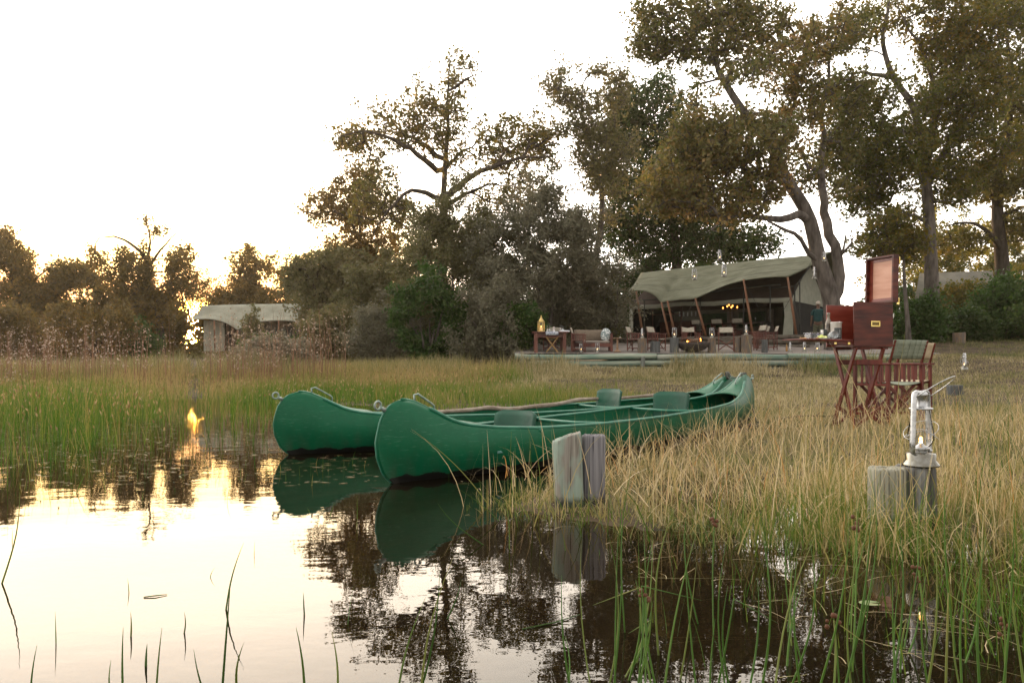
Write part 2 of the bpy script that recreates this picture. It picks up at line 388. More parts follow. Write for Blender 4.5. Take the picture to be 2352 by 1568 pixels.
def grow(limbs, centers, rs, step=.45, wig=.10, tipr=.010, expo=2.2, droop=0.0):
    """limbs: list of (list of xyz, r0, r1); centers: (n,3). returns tube list [(pts, rads)] and twig ends"""
    pos = []; par = []; fix = []
    for li, (pl, r0, r1) in enumerate(limbs):
        pl = [np.array(p, float) for p in pl]
        sm = resample(pl, step)
        if len(sm) > 4:
            q = np.array(sm)
            for _ in range(2): q[1:-1] = .25*q[:-2]+.5*q[1:-1]+.25*q[2:]
            sm = list(q)
        if li == 0: last = -1
        else:
            A = np.array(pos); last = int(np.argmin(((A-sm[0])**2).sum(1)))
            if np.linalg.norm(A[last]-sm[0]) < step*.8: sm = sm[1:]
        n = len(sm)
        for k, p in enumerate(sm):
            pos.append(p+(rs.normal(0, wig*.35, 3) if k and li else 0)); par.append(last); last = len(pos)-1
            fix.append(r0+(r1-r0)*k/max(1, n-1))
    nl = len(pos)
    C = np.array(centers); A = np.array(pos)
    d = np.sqrt(((C[:, None]-A[None])**2).sum(2)).min(1)
    ends = []
    cap = len(pos)+len(C)*24; buf = np.zeros((cap, 3)); buf[:nl] = A; cnt = nl
    cost = np.zeros(cap)
    for i in np.argsort(d):
        c = C[i]; dd = np.sqrt(((buf[:cnt]-c)**2).sum(1))
        below = np.maximum(0, buf[:cnt, 2]-c[2])
        j = int(np.argmin(dd+.35*below+cost[:cnt]*.12)); L = dd[j]
        n = max(1, min(22, int(L/step))); last = j; a = buf[j].copy()
        off = rs.normal(0, wig*min(L, 3.0), 3)
        for k in range(1, n+1):
            tt = k/n; p = a+(c-a)*tt+off*math.sin(PI*tt)+rs.normal(0, wig*.25*step, 3); p[2] += droop*math.sin(PI*tt)*L
            buf[cnt] = p; par.append(last); fix.append(0); cost[cnt] = cost[last]+L/n; last = cnt; cnt += 1
        ends.append(last)
    pos = buf[:cnt]
    rad = np.zeros(cnt); rad[ends] = tipr
    e = expo; acc = np.zeros(cnt)
    order = range(cnt-1, -1, -1)
    for i in order:
        r = max(acc[i]**(1/e) if acc[i] > 0 else 0, tipr, fix[i] if i < nl else 0)
        rad[i] = r
        if par[i] >= 0 and not (i < nl and False): acc[par[i]] += min(r, .6)**e
    # keep the traced limbs near their given radius
    for i in range(nl): rad[i] = fix[i]*.86
    kids = [[] for _ in range(cnt)]
    for i in range(cnt):
        if par[i] >= 0: kids[par[i]].append(i)
    tubes = []; stack = [0]; 
    while stack:
        s0 = stack.pop(); ch = []; ra = []
        if par[s0] >= 0: ch.append(pos[par[s0]]); ra.append(min(rad[s0]*1.25, rad[par[s0]]))
        i = s0
        while True:
            ch.append(pos[i]); ra.append(rad[i])
            if not kids[i]: break
            ks = sorted(kids[i], key=lambda q: -(rad[q]+(1 if q < nl and i < nl and q == i+1 else 0)))
            stack.extend(ks[1:]); i = ks[0]
        if len(ch) > 1: tubes.append((ch, ra))
    return tubes, pos[ends]

def tubemesh(tubes, thick_n=9):
    V = []; Fq = []; n0 = 0
    for ch, ra in tubes:
        ch = np.array(ch); ra = np.array(ra); n = thick_n if ra.max() > .12 else (6 if ra.max() > .05 else (4 if ra.max() > .02 else 3))
        d = np.gradient(ch, axis=0); d /= np.maximum(np.linalg.norm(d, axis=1, keepdims=True), 1e-9)
        ref = np.array([.3, .9, .1]) if abs(d[0, 2]) > .7 else np.array([.1, .1, 1.])
        u = np.cross(d, ref); u /= np.maximum(np.linalg.norm(u, axis=1, keepdims=True), 1e-9); v = np.cross(d, u)
        a = np.arange(n)*2*PI/n
        ring = ch[:, None]+(u[:, None]*np.cos(a)[None, :, None]+v[:, None]*np.sin(a)[None, :, None])*ra[:, None, None]
        V.append(ring.reshape(-1, 3)); m = len(ch)
        i = (np.arange(m-1)[:, None]*n+np.arange(n)[None]).ravel(); j = (np.arange(m-1)[:, None]*n+(np.arange(n)[None]+1) % n).ravel()
        Fq.append(np.stack([i, j, j+n, i+n], 1)+n0); n0 += m*n
    return np.concatenate(V), np.concatenate(Fq)

def leaves(ends, per, spread, size, rs, clumpvar=.5, flat=.8, elong=1.7, bias=0.0):
    """per leaves round every end; returns V,F,var"""
    n = len(ends)*per
    cl = np.repeat(np.arange(len(ends)), per)
    # leaves gather on a few sub-twigs of each clump
    ns = 6; sub = rs.normal(0, 1, (len(ends), ns, 3)); sub /= np.linalg.norm(sub, axis=2, keepdims=True)
    sub *= (spread*rs.uniform(.35, 1.15, (len(ends), ns, 1))); sub[..., 2] *= flat
    pick = rs.integers(0, ns, n); t_ = rs.uniform(.1, 1.15, n)**.8
    p = ends[cl]+sub[cl, pick]*t_[:, None]+rs.normal(0, spread*.22, (n, 3))
    s = size*rs.uniform(.6, 1.35, n)
    a = rs.normal(0, 1, (n, 3)); a /= np.linalg.norm(a, axis=1, keepdims=True)
    b = rs.normal(0, 1, (n, 3)); b -= a*(a*b).sum(1, keepdims=True); b /= np.linalg.norm(b, axis=1, keepdims=True)
    a *= (s*elong/2)[:, None]; b *= (s/2)[:, None]
    V = np.stack([p-a, p-b, p+a, p+b], 1).reshape(-1, 3)
    Fq = np.arange(n*4).reshape(-1, 4)
    cv = rs.uniform(0, 1, len(ends))
    # neighbouring clumps share a tone
    big = vnoise(ends[:, 0]+ends[:, 1]*.6, ends[:, 2], .38, int(rs.integers(1, 99)))
    var = np.clip(.5*big+.25*cv+0.25*rs.uniform(0, 1, len(ends))-.02+bias, 0, 1)[cl]*clumpvar+rs.uniform(0, 1, n)*(1-clumpvar)
    # twigs
    tw = [([ends[i], ends[i]+sub[i, k]*.55+np.array([0, 0, -.02]), ends[i]+sub[i, k]*1.05], [.007, .005, .003]) for i in range(len(ends)) for k in range(ns)]
    return V, Fq, np.repeat(var, 4), tw

def blobpts(blobs, n, rs, base, zmin, hole=.30):
    """blobs: (px,py,rx,ry,Y[,depth]) ellipses in the reference grid at distance Y -> points"""
    ar = np.array([b[2]*b[3] for b in blobs], float); ar /= ar.sum(); out = []
    for b, q in zip(blobs, ar):
        k = max(3, int(round(n*q))); px, py, rx, ry, Y = b[:5]; c = np.array(P(px, py, Y)); sx = rx/F*Y; sz = ry/F*Y
        dy = b[5] if len(b) > 5 else min(sx, 2.6*sz)*.9
        u = rs.normal(0, 1, (k*3, 3)); u /= np.linalg.norm(u, axis=1, keepdims=True); u *= rs.uniform(.12, 1, (k*3, 1))**.45
        u *= 1+.26*np.sin(u[:, :1]*7+px)*np.cos(u[:, 2:]*6+py)+.14*np.sin(u[:, 1:2]*9+px)
        p = c+u*np.array([sx, dy, sz])
        # thin out points that sit too close together
        keep = []
        md = .72*(sx*dy*sz*4/k)**(1/3)
        for q_ in p:
            if len(keep) >= k: break
            if not keep or (((np.array(keep)-q_)**2).sum(1).min() > md*md): keep.append(q_)
        out += keep
    out = np.array(out); out = out[out[:, 2] > zmin]
    h1 = vnoise(out[:, 0]+.5*out[:, 1], out[:, 2]-.4*out[:, 1], .62, int(rs.integers(1, 99)))
    out = out[h1 > hole]
    return out

def tree(name, label, limbs, blobs, nclus, per, spread, size, kind, bark, seed, group=None, wig=.12, tipr=.015, bz=None, catg='tree', clump=.6, bias=0.0, droop=0.0, step=.45, hole=.30):
    rs = np.random.default_rng(seed)
    L = []
    for pl, r0, r1 in limbs:
        L.append(([np.array(P(*q)) for q in pl], r0, r1))
    base = L[0][0][0]
    if bz is None: bz = gzz(base[0], base[1])-.15
    L[0][0][0] = np.array([base[0], base[1], bz]); base = L[0][0][0].copy()
    C = blobpts(blobs, int(nclus*2.5), rs, base, bz+.5, hole); per = int(per*.80); spread *= 1.08; size *= .78
    tubes, ends = grow(L, C, rs, wig=wig, tipr=tipr, droop=droop, step=step)
    V, Fq, var, tw = leaves(ends, per, spread, size, rs, clump, bias=bias)
    # root flare on the trunk
    tubes[0] = (tubes[0][0], [r*(1+.35*math.exp(-k*.9)) for k, r in enumerate(tubes[0][1])])
    tv, tf = tubemesh(tubes+tw)
    root = thing(name, label, catg, tuple(base), 0, group)
    npmesh('trunk', tv-base, tf, bark, parent=root, smooth=True)
    npmesh('crown', V-base, Fq, LM[kind], {'var': var}, parent=root)
    return root

Y = 42.0
tree('bushwillow_tree', 'tall wide spreading olive tree with bare forked limbs standing behind the thickets at the centre',
     [([(1012, 810, Y), (1015, 600, Y), (1019, 439, Y), (1023, 364, Y), (1031, 283, Y), (1031, 261, Y), (1021, 238, Y), (1032, 212, Y), (1029, 180, Y), (1032, 154, Y), (1034, 131, Y)], .42, .03),
      ([(1003, 392, Y), (964, 354, Y-1), (906, 322, Y-2), (835, 296, Y-2), (783, 312, Y-2.5)], .20, .03),
      ([(1010, 371, Y), (981, 332, Y+1), (919, 303, Y+2), (880, 254, Y+2)], .18, .03),
      ([(1032, 209, Y), (1068, 189, Y-1), (1084, 167, Y-1), (1107, 167, Y-1)], .09, .02),
      ([(1025, 452, Y), (1084, 400, Y-1), (1149, 377, Y-2), (1204, 361, Y-2.5), (1269, 358, Y-3)], .22, .03),
      ([(1026, 384, Y), (1042, 364, Y+1), (1071, 348, Y+2), (1100, 319, Y+3)], .12, .02),
      ([(1012, 462, Y), (964, 433, Y-1), (912, 458, Y-2), (873, 503, Y-2), (855, 540, Y-2)], .17, .03),
      ([(1025, 470, Y), (1068, 448, Y+1), (1120, 419, Y+2), (1158, 429, Y+3)], .15, .03)],
     [(870, 300, 110, 55, Y), (800, 320, 45, 40, Y), (1000, 285, 80, 70, Y), (1035, 160, 60, 42, Y), (1000, 215, 70, 40, Y), (1190, 320, 120, 55, Y), (1130, 430, 120, 70, Y), (1260, 330, 60, 45, Y), (880, 450, 90, 75, Y), (950, 500, 90, 80, Y), (1090, 360, 70, 50, Y)],
     540, 23, .50, .145, 'olive', bark_d, 11, bias=.08, hole=.34, tipr=.017)
Y = 50.0
tree('acacia_tree', 'small orange lit tree with a limb reaching left over the bright sky',
     [([(835, 810, Y), (832, 650, Y), (828, 560, Y), (825, 500, Y)], .26, .06),
      ([(830, 560, Y), (800, 500, Y-1), (760, 480, Y-1), (715, 500, Y-1)], .12, .03),
      ([(828, 520, Y), (810, 470, Y+1), (770, 440, Y+1)], .08, .02)],
     [(745, 475, 58, 40, Y), (800, 470, 55, 60, Y), (845, 540, 70, 90, Y), (830, 410, 50, 45, Y), (790, 600, 70, 55, Y), (880, 620, 60, 60, Y)], 260, 34, .5, .15, 'brown', bark_d, 12, bias=.1)
Y = 40.0
tree('leadwood_tree', 'slender tall tree with an open crown right of the big central tree',
     [([(1350, 790, Y), (1355, 640, Y), (1375, 560, Y), (1385, 480, Y), (1378, 400, Y), (1362, 350, Y), (1340, 290, Y), (1332, 240, Y), (1340, 190, Y)], .30, .03),
      ([(1380, 410, Y), (1400, 360, Y+1), (1420, 300, Y+1)], .12, .02), ([(1335, 255, Y), (1310, 230, Y-1), (1290, 220, Y-1)], .06, .02)],
     [(1330, 190, 80, 42, Y), (1400, 210, 50, 50, Y), (1350, 275, 60, 55, Y), (1385, 350, 75, 60, Y), (1360, 450, 75, 70, Y), (1290, 215, 40, 25, Y), (1300, 350, 50, 50, Y)], 340, 28, .5, .13, 'khaki', bark_g, 13, hole=.18)
Y = 50.0
tree('evergreen_tree', 'dense dark green evergreen behind the left end of the big tent',
     [([(1552, 770, Y), (1555, 600, Y), (1545, 500, Y), (1515, 380, Y), (1500, 250, Y)], .55, .06),
      ([(1545, 500, Y), (1500, 460, Y-1), (1440, 440, Y-2)], .2, .03), ([(1550, 540, Y), (1600, 500, Y-1), (1680, 480, Y-1)], .2, .03)],
     [(1485, 250, 95, 70, Y), (1445, 390, 90, 70, Y), (1430, 290, 45, 55, Y), (1500, 470, 110, 80, Y), (1430, 530, 60, 45, Y), (1620, 520, 90, 60, Y), (1720, 560, 70, 35, Y), (1580, 350, 90, 90, Y), (1610, 570, 110, 40, Y), (1480, 590, 70, 50, Y)], 620, 42, .62, .17, 'dark', bark_d, 14)
Y = 31.0
tree('leaning_tree', 'large forked tree with rust coloured leaves leaning left over the big tent',
     [([(1922, 790, Y), (1912, 690, Y), (1893, 630, Y), (1873, 575, Y), (1868, 512, Y), (1847, 468, Y), (1811, 425, Y), (1788, 374, Y), (1776, 335, Y), (1745, 300, Y-1), (1713, 268, Y-1), (1680, 215, Y-1), (1640, 150, Y), (1648, 87, Y), (1644, 59, Y), (1658, 24, Y), (1690, -20, Y)], .43, .035),
      ([(1915, 700, Y+.1), (1936, 640, Y), (1930, 590, Y), (1895, 515, Y+.3), (1889, 433, Y+.5), (1890, 354, Y+1), (1888, 275, Y+1), (1905, 138, Y+1), (1925, 70, Y+1)], .26, .04),
      ([(1862, 500, Y), (1847, 496, Y), (1796, 500, Y-1), (1697, 492, Y-2), (1634, 527, Y-3)], .20, .03),
      ([(1811, 425, Y), (1795, 413, Y-.3), (1736, 390, Y-1.5), (1681, 386, Y-2)], .17, .03),
      ([(1875, 615, Y-.1), (1855, 575, Y-.4), (1838, 551, Y-.6), (1831, 531, Y-.8), (1788, 531, Y-1.4), (1756, 508, Y-1.8), (1721, 464, Y-2.2)], .11, .02),
      ([(1788, 374, Y), (1800, 300, Y+1), (1830, 220, Y+1), (1850, 120, Y+1)], .13, .03),
      ([(1889, 400, Y), (1850, 380, Y+1), (1830, 330, Y+2)], .10, .02),
      ([(1933, 600, Y), (1938, 570, Y-.2), (1940, 530, Y-.3)], .05, .015), ([(1936, 595, Y), (1955, 560, Y-.3), (1965, 545, Y-.4)], .05, .012)],
     [(1700, 225, 130, 65, Y-1), (1620, 320, 100, 70, Y-2), (1560, 410, 95, 55, Y-2), (1540, 470, 60, 35, Y-2), (1700, 330, 120, 70, Y-2), (1770, 170, 110, 60, Y), (1620, 90, 110, 60, Y), (1500, 100, 60, 45, Y), (1500, 30, 60, 30, Y), (1750, 60, 70, 55, Y+1), (1650, 10, 90, 40, Y), (1840, 260, 80, 70, Y), (1930, 330, 55, 60, Y+2), (1940, 220, 60, 60, Y+2), (1930, 460, 45, 50, Y+2), (1640, 470, 100, 50, Y-2), (1740, 430, 70, 45, Y-1), (1850, 380, 60, 60, Y+1), (1900, 80, 90, 60, Y+1), (1650, 540, 70, 28, Y-3)],
     900, 36, .42, .12, 'rust', bark_g, 15, wig=.17, bias=.04, tipr=.017)
Y = 36.0
tree('tall_tree', 'tall straight tree with dark trunk behind the raised box lid at the right',
     [([(2141, 790, Y), (2141, 666, Y), (2136, 560, Y), (2133, 479, Y), (2122, 373, Y), (2101, 240, Y), (2048, 181, Y), (2021, 80, Y), (2043, 32, Y), (2040, -40, Y)], .42, .05),
      ([(2125, 390, Y), (2145, 300, Y+1), (2141, 160, Y+1), (2106, 96, Y), (2064, 16, Y)], .22, .04),
      ([(2048, 181, Y), (2000, 165, Y-.5), (1965, 160, Y-1), (1945, 180, Y-1)], .11, .03),
      ([(2133, 510, Y), (2080, 490, Y-1), (2030, 470, Y-1)], .12, .03), ([(2128, 420, Y), (2180, 330, Y+1), (2240, 230, Y+1), (2270, 120, Y+1)], .22, .04),
      ([(2110, 310, Y), (2060, 300, Y-1), (2010, 290, Y-1)], .12, .03)],
     [(2050, 390, 90, 75, Y-1), (1990, 320, 85, 70, Y-1), (2150, 290, 110, 80, Y), (2230, 190, 120, 90, Y), (2270, 60, 110, 80, Y), (2090, 20, 110, 45, Y), (1975, 70, 70, 50, Y), (2250, 330, 110, 70, Y), (1990, 215, 75, 50, Y-1), (2010, 480, 80, 50, Y), (2170, 420, 80, 60, Y), (1985, 420, 60, 60, Y), (2020, 560, 60, 30, Y), (2180, 110, 70, 60, Y)],
     800, 34, .47, .135, 'mixed', bark_g, 16)
Y = 44.0
tree('broad_tree', 'dark trunked tree with crooked side limbs at the right edge',
     [([(2305, 720, Y), (2302, 600, Y), (2290, 500, Y), (2292, 430, Y), (2310, 330, Y), (2325, 200, Y), (2310, 60, Y)], .55, .08),
      ([(2300, 570, Y), (2262, 520, Y-1), (2210, 505, Y-1), (2170, 520, Y-1)], .18, .03), ([(2292, 470, Y), (2262, 440, Y-1), (2250, 400, Y-1)], .14, .03),
      ([(2296, 450, Y), (2330, 440, Y+1), (2370, 400, Y+1), (2420, 380, Y+1)], .24, .05), ([(2296, 500, Y), (2350, 470, Y+1), (2400, 480, Y+1)], .18, .04)],
     [(2310, 400, 90, 50, Y), (2340, 280, 80, 70, Y), (2240, 450, 80, 45, Y), (2340, 520, 60, 35, Y), (2320, 130, 120, 110, Y), (2420, 350, 90, 110, Y), (2200, 560, 60, 25, Y), (2350, 20, 120, 60, Y)],
     480, 36, .58, .17, 'olive', bark_d, 17, bias=-.05)
Y = 33.5
tree('sapling', 'slim grey sapling between the raised lid and the tall tree',
     [([(2088, 790, Y), (2085, 740, Y), (2078, 660, Y), (2074, 590, Y), (2080, 540, Y), (2060, 500, Y)], .13, .03), ([(2076, 600, Y), (2050, 560, Y), (2025, 530, Y)], .05, .02)],
     [(2040, 560, 55, 38, Y), (2095, 560, 35, 40, Y), (2050, 510, 50, 25, Y)], 70, 30, .42, .12, 'mixed', bark_g, 18)
# ---- left, against the light
Y = 55.0
tree('gnarled_tree', 'gnarled dark tree with bare crooked top left of the small tent',
     [([(370, 815, Y), (368, 727, Y), (343, 662, Y), (337, 617, Y), (340, 575, Y), (350, 559, Y), (347, 533, Y), (327, 497, Y)], .36, .03),
      ([(338, 600, Y), (327, 578, Y-1), (282, 546, Y-1), (227, 539, Y-1)], .15, .03), ([(343, 610, Y), (363, 585, Y+1), (379, 559, Y+1), (408, 533, Y+1)], .12, .03)],
     [(305, 498, 40, 12, Y), (240, 540, 34, 16, Y), (330, 540, 50, 22, Y), (405, 545, 28, 22, Y), (385, 590, 50, 35, Y), (320, 640, 75, 50, Y), (395, 650, 60, 50, Y), (255, 590, 45, 30, Y), (340, 715, 75, 50, Y)], 300, 40, .6, .17, 'brown', bark_d, 21, bias=-.05, hole=.37)
Y = 68.0
tree('distant_tree', 'flat topped small tree on the skyline above the small tent',
     [([(592, 800, Y), (590, 690, Y), (586, 630, Y), (584, 580, Y)], .25, .04)],
     [(583, 605, 45, 32, Y), (585, 576, 22, 14, Y), (620, 655, 60, 40, Y), (560, 655, 30, 30, Y), (600, 700, 70, 40, Y)], 150, 38, .75, .22, 'brown', bark_d, 22, hole=.36)
Y = 60.0
tree('distant_tree', 'dark spreading tree cut by the left edge of the picture',
     [([(40, 815, Y), (36, 700, Y), (25, 620, Y), (10, 560, Y)], .32, .05), ([(36, 690, Y), (80, 640, Y), (120, 610, Y)], .15, .04)],
     [(5, 545, 30, 20, Y), (20, 600, 60, 40, Y), (95, 615, 60, 35, Y), (40, 680, 90, 55, Y), (-60, 600, 70, 70, Y)], 260, 40, .65, .19, 'brown', bark_d, 23, hole=.36)
tree('distant_tree', 'rounded tree between the left edge tree and the gnarled tree',
     [([(150, 815, Y), (148, 720, Y), (155, 650, Y)], .26, .05)],
     [(155, 632, 60, 32, Y), (190, 680, 70, 55, Y), (110, 700, 70, 50, Y)], 210, 40, .65, .19, 'brown', bark_d, 24, hole=.38)
Y = 46.0
tree('willow_tree', 'bushy tree rising behind the right end of the small tent',
     [([(770, 815, Y), (765, 700, Y), (780, 620, Y)], .25, .05), ([(768, 720, Y), (720, 660, Y-1), (700, 620, Y-1)], .12, .03), ([(770, 690, Y), (820, 620, Y+1)], .12, .03)],
     [(770, 610, 70, 40, Y), (700, 650, 45, 45, Y), (820, 650, 70, 60, Y), (740, 700, 75, 55, Y), (680, 615, 25, 18, Y)], 330, 44, .5, .14, 'khaki', bark_d, 25)

# ================================================================ BUSHES
def bush(name, label, px, Y, wpx, tpy, kind, seed, n=170, per=60, spread=.42, size=.07, bark=bark_g, bot=832, catg='bush', group=None, bias=0.0, rough=1.0):
    """a many-stemmed bush standing at px, reaching up to row tpy"""
    rs = np.random.default_rng(seed); X = (px-1176)/F*Y; b = gzz(X, Y)
    H = CH+(HZ-tpy)/F*Y-b; W = wpx/F*Y
    L = []
    for k in range(5):
        a = 2*PI*k/5+rs.uniform(0, 1); q = rs.uniform(.3, .6)
        L.append(([np.array([X, Y, b-.1]), np.array([X+math.cos(a)*W*.15, Y+math.sin(a)*W*.15, b+H*.22]), np.array([X+math.cos(a)*W*q, Y+math.sin(a)*W*q*.8, b+H*rs.uniform(.4, .75)])], .07+.01*H/2, .02))
    u = rs.normal(0, 1, (n*3, 3)); u /= np.linalg.norm(u, axis=1, keepdims=True); u *= rs.uniform(.3, 1, (n*3, 1))**.4
    u *= 1+.30*rough*np.sin(u[:, :1]*6+seed)*np.cos(u[:, 2:]*5+seed*2)+.20*rough*np.sin(u[:, 1:2]*11+u[:, :1]*4+seed)
    z = (u[:, 2]*.5+.5); Cc = np.stack([X+u[:, 0]*W, Y+u[:, 1]*W*.75, b+.15+z*(H-.25)], 1)
    hn = vnoise(Cc[:, 0]+.5*Cc[:, 1], Cc[:, 2]-.4*Cc[:, 1], .9, seed); Cc = Cc[hn > .28][:n]
    tubes, ends = grow(L, Cc, rs, wig=.16, tipr=.008, step=.35)
    V, Fq, var, tw = leaves(ends, per, spread, size, rs, .55, bias=bias)
    tv, tf = tubemesh(tubes+tw, 6); base = np.array([X, Y, b-.1])
    root = thing(name, label, catg, tuple(base), 0, group)
    npmesh('stems', tv-base, tf, bark, parent=root, smooth=True)
    npmesh('foliage', V-base, Fq, LM[kind], {'var': var}, parent=root)
    return root
BG = 'thicket along the edge of the clearing'
bush('thorn_bush', 'big grey brown thorn bush left of the dining table', 1250, 33.5, 150, 420, 'grey', 31, 640, 95, .50, .068)
bush('thorn_bush', 'olive grey rounded bush at the middle of the thicket', 1040, 34.5, 120, 445, 'khaki', 32, 560, 95, .50, .068)
bush('leafy_bush', 'dark green leafy bush low at the left of the thicket', 985, 31.5, 85, 615, 'green', 33, 240, 70, .38, .085)
bush('thorn_bush', 'twiggy grey bush low in front of the thicket', 1130, 30.6, 90, 640, 'grey', 34, 260, 80, .42, .06)
bush('leafy_bush', 'green bush touching the left end of the terrace wall', 1190, 30.4, 55, 690, 'green', 35, 130, 60, .34, .08)
bush('thorn_bush', 'grey bush behind the dining table and bench', 1330, 36, 95, 610, 'khaki', 36, 230, 70, .45, .08)
bush('thorn_bush', 'grey bush with thin twigs reaching towards the left tent eave', 1408, 35.3, 62, 560, 'grey', 37, 120, 42, .5, .07)
bush('thorn_bush', 'pale grey bush right of the small tent', 880, 33, 75, 690, 'grey', 38, 190, 70, .4, .06)
bush('thorn_bush', 'wide olive bush in front of the small tent right half', 770, 36, 80, 700, 'khaki', 39, 200, 70, .42, .075)
bush('thorn_bush', 'tall olive bush between the small tent and the thicket', 860, 40, 80, 600, 'khaki', 40, 260, 80, .48, .085)
bush('thorn_bush', 'small thin bush in front of the small tent roof', 585, 38, 34, 705, 'khaki', 41, 46, 46, .34, .07)
bush('leafy_bush', 'dark low bush below the small tent', 640, 36, 80, 770, 'green', 42, 110, 60, .36, .08)
for i, (px, Y, W_, top, kd, lab) in enumerate([
    (-40, 48, 100, 690, 'brown', 'dark bush at the far left edge of the clearing'),
    (90, 50, 95, 700, 'brown', 'dark bush below the left edge trees'),
    (215, 47, 95, 680, 'brown', 'brown backlit bush left of the gnarled tree'),
    (300, 50, 70, 735, 'green', 'low green bush at the foot of the gnarled tree'),
    (385, 60, 40, 700, 'brown', 'backlit bush just left of the setting sun'),
    (532, 66, 52, 655, 'brown', 'orange backlit bush right of the setting sun'),
    (660, 64, 75, 640, 'brown', 'backlit bush on the skyline over the small tent'),
    (730, 56, 70, 600, 'khaki', 'tall olive bush on the skyline right of the small tent'),
    (940, 52, 90, 560, 'khaki', 'bush behind the left part of the thicket'),
    (1170, 52, 130, 560, 'dark', 'dark bush far behind the thicket'),
    (1380, 54, 90, 590, 'dark', 'dark bush behind the slender tree'),
    (1480, 52, 80, 600, 'dark', 'dark bush behind the left end of the big tent'),
    (1640, 56, 110, 560, 'dark', 'dark bush behind the roof of the big tent'),
    (2030, 50, 70, 655, 'green', 'sunlit green bush behind the raised lid'),
    (2200, 62, 120, 480, 'yellow', 'bright yellow green bush far behind the tall tree'),
    (2330, 58, 90, 560, 'mixed', 'tall mixed bush at the far right background'),
    (2230, 41, 75, 645, 'mixed', 'brown green bush in front of the hidden tent'),
    (2320, 38, 80, 640, 'green', 'large green bush at the right edge'),
    (2120, 35, 42, 690, 'green', 'leafy bush at the foot of the tall tree'),
    (2210, 36.5, 55, 715, 'dark', 'low dark bush behind the cut stump'),
    (2150, 55, 80, 500, 'mixed', 'tall thin mixed bush between the tall trunk and the right trees'),
    (2330, 66, 110, 470, 'yellow', 'yellow green bush far behind the right edge trees'),
    (2420, 36, 80, 650, 'green', 'green bush just beyond the right edge'),
    (2300, 50, 110, 620, 'olive', 'dark bush filling the gap under the right trees'),
    (2070, 66, 85, 545, 'yellow', 'yellow green bush far behind the sapling')]):
    bush('bush', lab, px, Y, W_, top, kd, 60+i, 130 if kd == 'brown' else 190, 60, .60, .115 if Y > 45 else .09, bark_d)

bush('bush', 'thin airy bush in front of the setting sun', 478, 64, 50, 640, 'brown', 95, 120, 34, .8, .12, bark_d)
bush('bush', 'backlit bush between the gnarled tree and the sun', 396, 70, 36, 660, 'brown', 96, 130, 50, .7, .13, bark_d)
b0 = bush('bush', 'distant bush closing the view behind the clearing', 30, 80, 80, 700, 'brown', 97, 170, 60, .8, .19, bark_d, group='distant bushes behind the clearing')
b1 = bush('bush', 'distant dark bush closing the view behind the tents', 1460, 72, 90, 680, 'dark', 98, 170, 60, .8, .19, bark_d, group='distant bushes behind the tents')
for k, px in enumerate([-90, 120, 215, 300, 345, 560, 650, 740, 830, 920]):
    Yk = 78+6*math.sin(k*2.1); X = (px-1176)/F*Yk; dup(b0, (X, Yk, float(gz(X, Yk))-.1), k*1.3, ['distant bush beyond the far left edge of the view', 'distant bush far behind the rounded tree', 'distant bush far behind the brown backlit bush', 'distant bush far behind the gnarled tree', 'distant bush just left of the sun', 'distant bush behind the left half of the small tent', 'distant bush behind the right half of the small tent', 'distant bush far behind the bushy willow', 'distant bush behind the tall olive bush', 'distant bush behind the left part of the thicket'][k], scale=.85+.25*abs(math.sin(k*1.7)))
for k, px in enumerate([1010, 1110, 1220, 1330, 1560, 1650, 1750]):
    Yk = 70+4*math.sin(k*2.1); X = (px-1176)/F*Yk; dup(b1, (X, Yk, gzz(X, Yk)-.2), k*1.3, ['distant dark bush behind the central tree trunk', 'distant dark bush behind the middle of the thicket', 'distant dark bush behind the grey thorn bush', 'distant dark bush behind the slender tree', 'distant dark bush behind the left part of the big tent', 'distant dark bush behind the middle of the big tent', 'distant dark bush behind the ridge of the big tent'][k], scale=.8+.25*abs(math.sin(k*1.7)))

# dark undergrowth closing the foot of the far tree line
ru = np.random.default_rng(77); n = 9000; x = ru.uniform(-52, 1, n); y = ru.uniform(55, 64, n); hh_ = .5+1.3*ru.random(n)*vnoise(x, y, .25, 41)+.4*vnoise(x, y, 1.1, 42)
zz_ = gz(x, y)+hh_*ru.random(n); pp_ = np.stack([x, y, zz_], 1); a = ru.normal(0, 1, (n, 3)); a /= np.linalg.norm(a, axis=1)[:, None]; b = np.cross(a, ru.normal(0, 1, (n, 3))); b /= np.linalg.norm(b, axis=1)[:, None]
a *= .26; b *= .13
o = npmesh('undergrowth', np.stack([pp_-a, pp_-b, pp_+a, pp_+b], 1).reshape(-1, 3), np.arange(n*4).reshape(-1, 4), LM['brown'], {'var': np.repeat(.5*ru.random(n), 4)})
tag(o, 'dark undergrowth at the foot of the far left tree line', 'undergrowth', kind='stuff')

bush('scrub_mound', 'tawny scrub mound hiding the foot of the small tent', 640, 27, 75, 772, 'grey', 101, 120, 60, .34, .06, bark_g, bias=.3)
bush('scrub_mound', 'low tawny scrub in front of the left corner of the small tent', 540, 27.5, 50, 788, 'grey', 102, 70, 55, .32, .06, bark_g, bias=.3)
